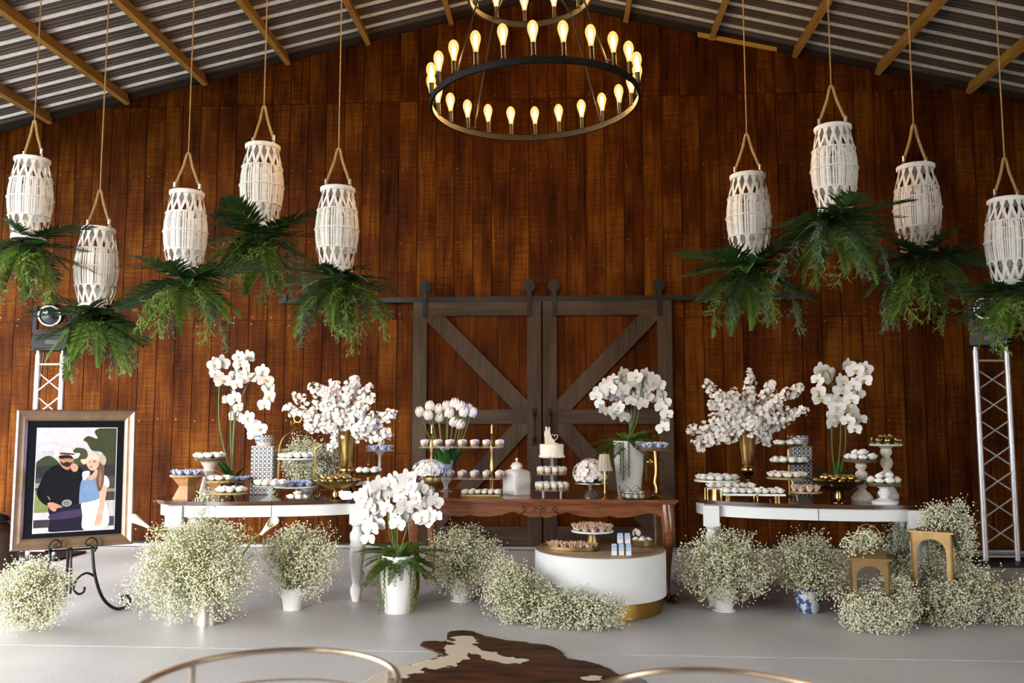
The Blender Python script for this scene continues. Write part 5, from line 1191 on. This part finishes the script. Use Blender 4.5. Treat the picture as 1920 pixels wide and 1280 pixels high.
c, r = pedestal('silver_pedestal', 1108, 6.66, 904, 62, 'ornate silver footed cake stand with blush flowers', [(.46, 0), (.47, .06), (.38, .22), (.30, .40), (.16, .55), (.13, .68), (.2, .8), (.16, .9), (.45, 1.0)], M_silver, pt=.010)
flower_ball('blush and white flower posy on the silver cake stand', c + Vector((0, 0, .062)), .132, .115, 700, mat('blush_petal', (.82, .70, .63), .6, col2=(.86, .80, .74), scale=9), 'blush_posy', .022, 6)
def lamp():
    px, Y = 1134, 6.56; b = base(px, Y); k = kk(px, Y); t = thing('table_lamp', 'small brass lamp with pleated clear shade', 'lamp', b); h = top_of(px, 851, Y) - TZ; hb = top_of(px, 882, Y) - TZ
    part('base', MB().lathe([(.036, 0), (.037, .005), (.03, .015), (.012, .026), (.007, .04)], 20), M_gold, t); part('stem', MB().tube([(0, 0, .035), (0, 0, hb + .02)], .0055, 8), M_gold, t)
    m = MB(); m.lathe([(15 * k, hb), (13 * k, hb + .03), (9 * k, h - .006), (9 * k, h)], 56, ruff=.035, nr=14, closed=False); part('shade', m, mat('champagne_glass', (.80, .68, .52), .15, trans=.55, ior=1.25), t, smooth=30)
    part('finial', MB().ball((0, 0, h + .006), .006), M_gold, t)
lamp()
def tall_vase(px, Y, z0, trow, wt, wm, wb, label):
    b = base(px, Y, z0); k = kk(px, Y); h = top_of(px, trow, Y) - z0; t = thing('tall_vase', label, 'vase', b); f = lambda w: w * k / 2
    part('vase_body', MB().lathe([(f(wb) * .96, 0), (f(wb), .005), (f(wb) * 1.06, h * .12), (f(wm) * .97, h * .55), (f(wm), h * .75), (f(wt), h), (f(wt) - .008, h), (f(wm) - .012, h * .75), (f(wb) * .8, .05), (.0001, .04)], 36, closed=False), M_ceram, t)
    return Vector((b.x, b.y, z0 + h - .015))
tp = tall_vase(1180, 6.98, TZ, 826, 58, 55, 42, 'tapered white vase of orchids on the carved table')
orchid_spray('orchid_arrangement', 'arching white orchids over ferns on the carved table', tp, [(1118, 742), (1125, 757), (1131, 768), (1126, 735), (1130, 740), (1137, 722), (1150, 711), (1143, 728), (1155, 745), (1160, 722), (1166, 731), (1172, 746), (1160, 763), (1155, 776), (1170, 781), (1152, 768), (1178, 739), (1185, 720), (1191, 706), (1200, 716), (1210, 702), (1206, 729), (1199, 741), (1204, 757), (1214, 742), (1225, 711), (1235, 721), (1240, 737), (1231, 749), (1246, 754), (1240, 764), (1250, 776), (1246, 789), (1243, 801), (1175, 713), (1168, 701), (1218, 722), (1182, 752)], 6.95,
    [[(1178, 780), (1165, 715), (1140, 720), (1128, 765)], [(1184, 780), (1180, 710), (1165, 705), (1158, 775)], [(1188, 780), (1195, 705), (1205, 710), (1205, 755)], [(1195, 785), (1208, 705), (1235, 715), (1246, 760), (1247, 800)], [(1190, 780), (1190, 720)]], .060, ORLW, 62, False, frond=26, drop=((-.055, -.12, .30), (-.075, -.11, .26), (-.012, -.13, .28), (.12, .02, .26), (.135, -.02, .32), (-.125, .0, .28)))
def wire_basket():
    b = base(1190, 6.58); t = thing('wire_basket', 'gold wire loop basket of speckled eggs', 'basket', b); r = .115
    part('base_hoop', MB().ring(r * .82, .003, .005, 28, 5), M_agold, t); part('top_hoop', MB().ring(r, .003, .045, 28, 5), M_agold, t)
    for i in range(9):
        a = 2 * PI * i / 9; P = []
        for j in range(13):
            v = PI * j / 12; aa = a + (j / 12 - .5) * .95; rr = r * (.84 + .2 * math.sin(v)); P.append((rr * math.cos(aa), rr * math.sin(aa), .005 + .085 * math.sin(v)))
        part('wire_loop', MB().tube(P, .0022, 5), M_agold, t)
    part('mesh_floor', MB().lathe([(r * .82, .002), (r * .82, .005)], 20), M_agold, t)
    for i, (x, y) in enumerate([(-.05, -.03), (.05, -.03), (-.012, .045), (.055, .04), (-.065, .03), (0, -.055)]):
        link('egg', MB().lathe([(.0001, 0), (.014, .004), (.022, .018), (.02, .034), (.01, .046), (.0001, .05)], 14, closed=False).mesh('egg', mat('speckled_egg', (.78, .80, .76), .4, col2=(.5, .52, .46), scale=90)), None, (b.x + x, b.y + y, TZ + .006), label='pale speckled egg in gold wire basket, ' + ('front left', 'front right', 'back middle', 'back right', 'back left', 'front middle')[i], cat='egg', group='eggs in wire basket')
wire_basket()
def branch_stand():
    px, Y = 1229, 6.64; b = base(px, Y); k = kk(px, Y); h = top_of(px, 838, Y) - TZ; t = thing('branch_stand', 'gold twig pedestal topped by a bark edged slab', 'stand', b); r = 28.5 * k
    part('trunk', MB().tube(spl([(0, 0, .012), (.006, 0, .06), (-.004, 0, .12), (.006, 0, .2), (0, 0, h - .026)], 5), [.019] + [.011] * 18 + [.012, .013], 8), M_gold, t)
    for a in (10, 80, 150, 200, 280, 330): part('root', MB().tube(spl([(0, 0, .035), (.022 * math.cos(R(a)), .022 * math.sin(R(a)), .014), (.06 * math.cos(R(a)), .06 * math.sin(R(a)), .004)], 4), [.012] * 5 + [.008] * 3 + [.004], 6), M_gold, t)
    part('twig', MB().tube(spl([(0, 0, h * .62), (-.03, -.01, h * .66), (-.05, -.01, h * .72)], 4), .005, 6), M_gold, t)
    b2 = MB()
    for q in range(3): flower5(b2, (-.05 + .012 * q, -.015, h * .70 + .012 * (q % 2)), (0, -1, .3), .014)
    part('twig_flower', b2, M_gold, t, smooth=0)
    part('bark_edge', MB().lathe([(r * .96, h - .026), (r, h - .018), (r * .985, h - .002)], 24, ruff=.03, nr=5, closed=False), M_bark, t); part('wood_slab', MB().lathe([(r * .97, h - .025), (r * .97, h), (.0001, h)], 24, ruff=.03, nr=5), M_slice, t)
    plate_of('lilac', b + Vector((0, 0, h)), r - .012, 'pale blue sweet on the gold twig pedestal', 'pale blue sweets on twig pedestal')
branch_stand()
# ---- right table
c, r = pedestal('marble_stand', 1345, 6.86, 899, 84, 'round white marble stand at the right table left end', [(.40, 0), (.40, .95), (.5, 1)], M_gold, M_marble, pt=.016); plate_of('white', c, r - .006, 'white flower sweet on the round marble stand', 'white sweets on round marble stand')
def frame_stand():
    px, Y = 1371, 6.62; b = base(px, Y); k = kk(px, Y); h = top_of(px, 914, Y) - TZ; t = thing('gold_frame_stand', 'low gold frame stand behind the white tray', 'stand', b); w, d = 45 * k, .06
    for sx in (-1, 1): part('frame_leg', MB().tube([(sx * w, -d, 0), (sx * w, -d, h - .006), (sx * w, d, h - .006), (sx * w, d, 0)], .005, 6), M_gold, t)
    part('plate', MB().box((0, 0, h - .004), (2 * w, 2 * d + .01, .008)), M_marble, t)
    place([(-w + .035 + i * (2 * w - .07) / 5, -.033 + .066 * j) for i in range(6) for j in range(2)], lambda x, y, lb: sweet('rose', (b.x + x, b.y + y, TZ + h), lb, 'rose sweets on gold frame stand'), 'cream rose sweet on gold frame stand')
frame_stand()
def rect_tray():
    px, Y = 1411, 6.40; b = base(px, Y); k = kk(px, Y); h = top_of(px, 924, Y) - TZ; t = thing('marble_tray', 'long white rectangular tray of sweets on small feet', 'tray', b, R(-3)); w = 56 * k
    part('slab', MB().box((0, 0, h - .007), (2 * w, .17, .014)), M_marble, t); part('pull', MB().ball((.02, -.09, h - .014), .012, 10), M_gold, t)
    for sx in (-1, 1):
        for sy in (-1, 1): part('foot', MB().lathe([(.008, 0), (.011, h - .014)], 10), M_gold, t, (sx * w * .8, sy * .06, 0))
    place([(-w + .03 + i * (2 * w - .06) / 7, -.056 + .056 * j) for i in range(8) for j in range(3)], lambda x, y, lb: sweet('white' if random.random() < .65 else 'rose', (b.x + x, b.y + y, TZ + h + .001), lb, 'sweets on long white tray', .88), 'pale flower sweet on long white tray')
rect_tray()
urn(1403, 6.98, 808, 42, 'tall gold urn holding blossoms on the right table')
blossoms(1403, 815, 6.98, [(1290, 806), (1300, 830), (1322, 718), (1330, 755), (1345, 738), (1372, 735), (1404, 696), (1408, 730), (1452, 716), (1478, 735), (1502, 724), (1512, 768), (1485, 782), (1462, 800), (1442, 828), (1425, 760), (1385, 768), (1312, 838), (1352, 800), (1335, 785), (1432, 800), (1412, 790), (1440, 745)], 'white blossom bouquet in the right gold urn', 75)
(a, ra_), (b_, rb_) = two_tier(1481, 6.84, 834, 54, 867, 72, 'gold three tier stand beside the right patterned jar')
plate_of('rose', a, ra_ - .004, 'cream sweet on top tier by right patterned jar', 'rose sweets on right tier stand'); plate_of('white', b_, rb_ - .006, 'white sweet on middle tier by right patterned jar', 'white sweets on right tier stand')
c, r = hairpin(1478, 6.60, 894, 76, 'wide wood disc on tall gold hairpin legs on right table'); plate_of('rose', c, r - .006, 'cream rose sweet on the tall hairpin stand', 'rose sweets on tall hairpin stand')
c, r = hairpin(1511, 6.36, 920, 58, 'small wood disc on short gold hairpin legs on right table'); plate_of('lilac' if False else 'peach', c, r - .006, 'peach paper sweet on the short right hairpin stand', 'peach sweets on short hairpin stand', sc=.9)
ginger_jar(1502, 7.04, 816, 40, R(-4), 'square patterned lidded jar behind tiers on right table')
c = base(1570, 6.94); lathes('flower_pot', 'small dark pot of the right orchid', 'pot', c, [('pot_body', [(.05, 0), (.06, .10), (.055, .10), (.04, .01)], M_bplast)])
orchid_spray('orchid_plant', 'white orchid with yellow centres at the right table', c + Vector((0, 0, .095)), [(1540, 694), (1555, 698), (1533, 712), (1545, 708), (1535, 733), (1540, 747), (1590, 684), (1603, 694), (1622, 690), (1620, 712), (1578, 713), (1600, 722), (1577, 732), (1610, 736), (1596, 748), (1567, 750), (1569, 763), (1565, 778), (1582, 780), (1600, 773), (1613, 786), (1603, 803), (1560, 792), (1590, 788), (1592, 765)], 6.92,
    [[(1560, 840), (1560, 720), (1545, 695), (1535, 745)], [(1575, 840), (1580, 720), (1600, 690), (1615, 712), (1605, 740)], [(1585, 840), (1585, 780), (1600, 775), (1612, 805)]], .063, ORL, 63, True, [(1557, 850, 1558, 700), (1592, 850, 1594, 760), (1545, 728, 1575, 728)])
c, r = footed_bowl(1572, 6.38, 899, 98, 'wide dark bronze bowl on gold foot with truffles', mat('dark_bronze', (.05, .025, .012), .3, .7), M_gold, .28); plate_of('gold', c, r * .93, 'gold truffle in dark bronze bowl', 'truffles in dark bowl', layers=2, sc=.95)
c, r = pedestal('pedestal_stand', 1617, 6.56, 861, 58, 'whitewashed turned pedestal with bark plate, middle height', TURN, M_wash, bark=True, pt=.020); plate_of('white', c, r, 'white rose sweet on middle pedestal', 'roses on middle pedestal', layers=2)
c, r = pedestal('pedestal_stand', 1665, 6.72, 832, 58, 'tallest whitewashed turned pedestal, heaped with truffles', TURN, M_wash, M_wash, pt=.016); plate_of('gold', c, r + .01, 'gold truffle on tallest pedestal', 'truffles on tallest pedestal', layers=2)
c, r = pedestal('pedestal_stand', 1659, 6.27, 905, 62, 'short white turned pedestal at right table front', [(.70, 0), (.74, .05), (.74, .16), (.5, .24), (.26, .34), (.24, .42), (.36, .55), (.38, .66), (.26, .76), (.28, .84), (.42, .95), (.6, 1)], M_white, bark=True, pt=.020); plate_of('white', c, r, 'white rose sweet on short pedestal', 'roses on short pedestal', layers=2)
# ---- drum table
def on_drum(px, Y): return base(px, Y, DZ)
b = on_drum(1111, 6.52); c, r = pedestal('gold_foot_stand', 1111, 6.52, 993, 78, 'white plate on tapered gold legs on the drum table', [(.34, 0), (.34, .02), (.20, .6), (.24, .97), (.5, 1)], M_goldm, M_marble, pt=.016, z0=DZ); plate_of('peach', c, r - .002, 'peach sweet on raised drum table plate', 'peach sweets on raised plate', sc=1.0)
def oval_tray():
    b = on_drum(1071, 6.28); t = thing('oval_tray', 'oval gold tray of peach sweets on the drum table', 'tray', b, R(-12))
    part('tray_body', MB().lathe([(.185, 0), (.20, .004), (.205, .028), (.198, .028), (.185, .010), (.0001, .010)], 36, sx=1, sy=.55, closed=False), M_goldm, t)
    place([(x, y) for x, y in ((-.155 + .058 * i + (.029 if j % 2 else 0), -.062 + .042 * j) for j in range(4) for i in range(6)) if (x / .185) ** 2 + (y / .095) ** 2 < 1], lambda x, y, lb: sweet('peach', (b.x + x + y * .2, b.y + y - x * .2, DZ + .012), lb, 'peach sweets in oval tray', .85), 'peach paper sweet in oval gold tray')
oval_tray()
b = on_drum(1204, 6.50); lathes('gold_bowl', 'low gold bowl of sugared sweets on the drum table', 'bowl', b, [('bowl', [(.075, 0), (.085, .004), (.095, .045), (.090, .046), (.08, .02), (.0001, .02)], M_goldm)])
plate_of('white', b + Vector((0, 0, .022)), .075, 'white sugared sweet in the low gold bowl', 'white sweets in drum bowl', sc=.95)
flower_ball('single beige rose leaning on the low gold bowl', b + Vector((-.035, .03, .085)), .028, .028, 26, M_cream, 'beige_rose', .017, 0)
def cartons():
    a, c2 = .036, .046; M_card = mat('white_card', (.80, .80, .80), .5); M_cardb = mat('blue_card', (.42, .55, .68), .5)
    body = MB().box((0, 0, c2 / 2), (a, a, c2)).mesh('carton', M_card); fold = MB().prism([(-a / 2, c2), (a / 2, c2), (0, c2 + .016)], -a / 2, a / 2, 'y').box((0, 0, c2 + .018), (.003, a, .010)).mesh('folded_top', M_cardb)
    pr = MB().prism([(-.011, .004), (.011, .004), (.011, .016), (.006, .024), (0, .028), (-.006, .024), (-.011, .016)], -a / 2 - .0012, -a / 2 - .0002, 'y').mesh('printed_arch', M_white); bd = MB().box((0, -a / 2 - .0006, .036), (a, .0008, .014)).mesh('blue_band', M_cardb)
    for j, (row, Y, z, n) in enumerate((('front', 6.02, 0, 3), ('back', 6.068, 0, 3))):
        for i in range(n):
            x = xat(1152 + 13.5 * i, Y, DZ); o = link('gift_carton', body, None, (x, Y + .02, DZ + z), (0, 0, R(-3)), label='white and blue gift carton, %s row, %s' % (row, ('left', 'middle', 'right')[i]), cat='carton', group='gift cartons in %s row' % row)
            link('folded_top', fold, o, rot=(0, 0, PI / 2)); link('printed_arch', pr, o); link('blue_band', bd, o)
    for i in range(2):
        o = link('gift_carton', body, None, (xat(1163 + 13.5 * i, 6.1, DZ), 6.09, DZ + .073), (0, 0, R(4)), label='white and blue gift carton stacked on top, %s' % ('left', 'right')[i], cat='carton', group='gift cartons on top'); link('folded_top', fold, o, rot=(0, 0, PI / 2)); link('printed_arch', pr, o); link('blue_band', bd, o)
cartons()
# ---- front floor vase
tp = tall_vase(745, atZ(745, 1147, 0).y, 0, 1040, 57, 66, 46, 'tapered white floor vase of orchids before the tables'); Yv = tp.y
orchid_spray('orchid_arrangement', 'arching white orchids over ferns in the floor vase', tp, [(676, 930), (690, 916), (683, 942), (710, 908), (730, 905), (745, 900), (763, 896), (772, 910), (790, 914), (801, 926), (815, 940), (700, 945), (692, 952), (720, 930), (735, 925), (750, 935), (765, 925), (780, 930), (710, 955), (725, 950), (745, 955), (760, 950), (795, 945), (806, 965), (790, 968), (755, 970), (740, 968), (685, 970), (702, 966), (695, 990), (706, 984), (690, 1010), (745, 982), (817, 968), (797, 977), (715, 918), (755, 915), (704, 925), (775, 945)], Yv - .02,
    [[(735, 1000), (725, 920), (700, 915), (690, 1005)], [(740, 1000), (745, 905), (765, 900), (800, 940), (800, 975)], [(730, 1000), (728, 930)], [(745, 1000), (750, 930), (745, 975)], [(760, 1000), (780, 925), (810, 955)]], .062, ORLW, 64, False, frond=46, drop=((-.075, -.11, .36), (-.13, -.05, .34), (-.115, -.09, .40), (.12, -.04, .42), (.135, 0.0, .36), (.11, -.08, .40)))

# ================================================================== cowhide and foreground glass tables
def cowhide():
    out = [(842, 1186), (880, 1184), (903, 1192), (940, 1200), (985, 1206), (1030, 1212), (1052, 1224), (1064, 1236), (1095, 1241), (1135, 1252), (1160, 1266), (1195, 1270), (1230, 1300), (1290, 1420), (1180, 1640), (980, 1760), (800, 1700), (690, 1500), (640, 1330), (690, 1275), (735, 1258), (800, 1240), (822, 1234), (815, 1222), (800, 1216), (788, 1206), (812, 1203), (836, 1203)]
    P = [atZ(x, y, 0) for x, y in out]; P = spl([(p.x, p.y, 0) for p in P], 4, True); P = [(p.x, p.y) for p in P]
    import bmesh
    bm = bmesh.new(); vs = [bm.verts.new((x + random.gauss(0, .004), y + random.gauss(0, .006), 0)) for x, y in P]; bm.faces.new(vs)
    bmesh.ops.triangulate(bm, faces=bm.faces[:]); 
    for _ in range(4): bmesh.ops.subdivide_edges(bm, edges=[e for e in bm.edges if e.calc_length() > .03], cuts=1)
    bmesh.ops.triangulate(bm, faces=bm.faces[:])
    r = bmesh.ops.extrude_face_region(bm, geom=bm.faces[:]); up = [g for g in r['geom'] if isinstance(g, bmesh.types.BMVert)]
    for v in up: v.co.z = .007
    bmesh.ops.recalc_face_normals(bm, faces=bm.faces[:])
    me = bpy.data.meshes.new('cowhide'); bm.to_mesh(me); bm.free()
    lines = [([(868, 1200), (858, 1222), (845, 1240), (740, 1262), (690, 1290)], .10), ([(872, 1212), (920, 1234), (1005, 1250)], .07), ([(1110, 1275), (1140, 1276)], .07), ([(780, 1330), (850, 1400), (1000, 1450)], .12), ([(700, 1400), (760, 1550)], .15)]
    segs = []
    for pts, w in lines:
        q = [atZ(x, y, 0) for x, y in pts]; segs += [(np.array(a[:2]), np.array(b[:2]), w) for a, b in zip(q, q[1:])]
    co = np.array([v.co[:2] for v in me.vertices]); best = np.full(len(co), -9.0)
    for a, b, w in segs:
        d = b - a; t = np.clip(((co - a) @ d) / (d @ d), 0, 1); dist = np.linalg.norm(co - (a + t[:, None] * d), axis=1); best = np.maximum(best, 1 - dist / w)
    at = me.attributes.new('white_patch', 'FLOAT', 'POINT'); at.data.foreach_set('value', best.astype(np.float32))
    m = bpy.data.materials.new('cow_hair'); m.use_nodes = True; N = m.node_tree.nodes; L = m.node_tree.links; b = N['Principled BSDF']; b.inputs['Roughness'].default_value = .6; b.inputs['Specular IOR Level'].default_value = .15
    an = N.new('ShaderNodeAttribute'); an.attribute_name = 'white_patch'; tc = N.new('ShaderNodeTexCoord')
    n1 = N.new('ShaderNodeTexNoise'); n1.inputs['Scale'].default_value = 11; n1.inputs['Detail'].default_value = 5
    mp = N.new('ShaderNodeMapping'); mp.inputs['Scale'].default_value = (1.3, 5, 1); n2 = N.new('ShaderNodeTexNoise'); n2.inputs['Scale'].default_value = 3; n2.inputs['Detail'].default_value = 4
    L.new(tc.outputs['Object'], n1.inputs['Vector']); L.new(tc.outputs['Object'], mp.inputs[0]); L.new(mp.outputs[0], n2.inputs['Vector'])
    ma = N.new('ShaderNodeMath'); ma.operation = 'MULTIPLY_ADD'; ma.inputs[1].default_value = 2.2; ma.inputs[2].default_value = -1.1; L.new(n1.outputs[0], ma.inputs[0])
    ad = N.new('ShaderNodeMath'); ad.operation = 'ADD'; L.new(an.outputs['Fac'], ad.inputs[0]); L.new(ma.outputs[0], ad.inputs[1])
    st = N.new('ShaderNodeValToRGB'); st.color_ramp.elements[0].position = .20; st.color_ramp.elements[1].position = .26; L.new(ad.outputs[0], st.inputs[0])
    br = N.new('ShaderNodeValToRGB'); br.color_ramp.elements[0].position = .3; br.color_ramp.elements[1].position = .7; br.color_ramp.elements[0].color = (.010, .004, .0025, 1); br.color_ramp.elements[1].color = (.12, .042, .015, 1); L.new(n2.outputs[0], br.inputs[0])
    mx = N.new('ShaderNodeMixRGB'); L.new(st.outputs[0], mx.inputs[0]); L.new(br.outputs[0], mx.inputs[1]); mx.inputs[2].default_value = (.66, .58, .44, 1); L.new(mx.outputs[0], b.inputs['Base Color'])
    bn = N.new('ShaderNodeBump'); bn.inputs['Strength'].default_value = .3; L.new(n2.outputs[0], bn.inputs['Height']); L.new(bn.outputs[0], b.inputs['Normal'])
    me.materials.append(m); me.shade_smooth()
    link('cowhide_rug', me, None, (0, 0, .001), label='brown and white cowhide rug on the concrete floor', cat='rug')
cowhide()
M_smoke = mat('clear_table_glass', (.85, .87, .87), .04, alpha=.16, col2=(.83, .85, .85), spec=.9)
def glass_table(px, prow, label, r=.29, z=.76):
    far = atZ(px, prow, z); d = Vector((far.x, far.y, 0)).normalized(); c = Vector((far.x, far.y, 0)) - d * r
    t = thing('glass_table', label, 'table', c, group='round clear side tables in the foreground')
    part('glass_top', MB().lathe([(r - .012, z - .010), (r - .012, z - .002), (.0001, z - .002)], 64), M_smoke, t)
    rim = mat('rose_gold_rim', (.50, .36, .24), .25, .8)
    part('rim', MB().ring(r - .006, .0075, z - .004, 72, 8), rim, t)
    part('lower_hoop', MB().ring(r - .012, .003, z - .075, 64, 6), rim, t)
    for i in range(3):
        a = R(30) + 2 * PI * i / 3; part('leg', MB().tube([((r - .014) * math.cos(a), (r - .014) * math.sin(a), z - .010), ((r - .03) * math.cos(a), (r - .03) * math.sin(a), 0.0)], .008, 8), rim, t)
glass_table(508, 1216, 'round clear glass side table at bottom left foreground')
glass_table(1355, 1253, 'round clear glass side table at bottom right foreground')
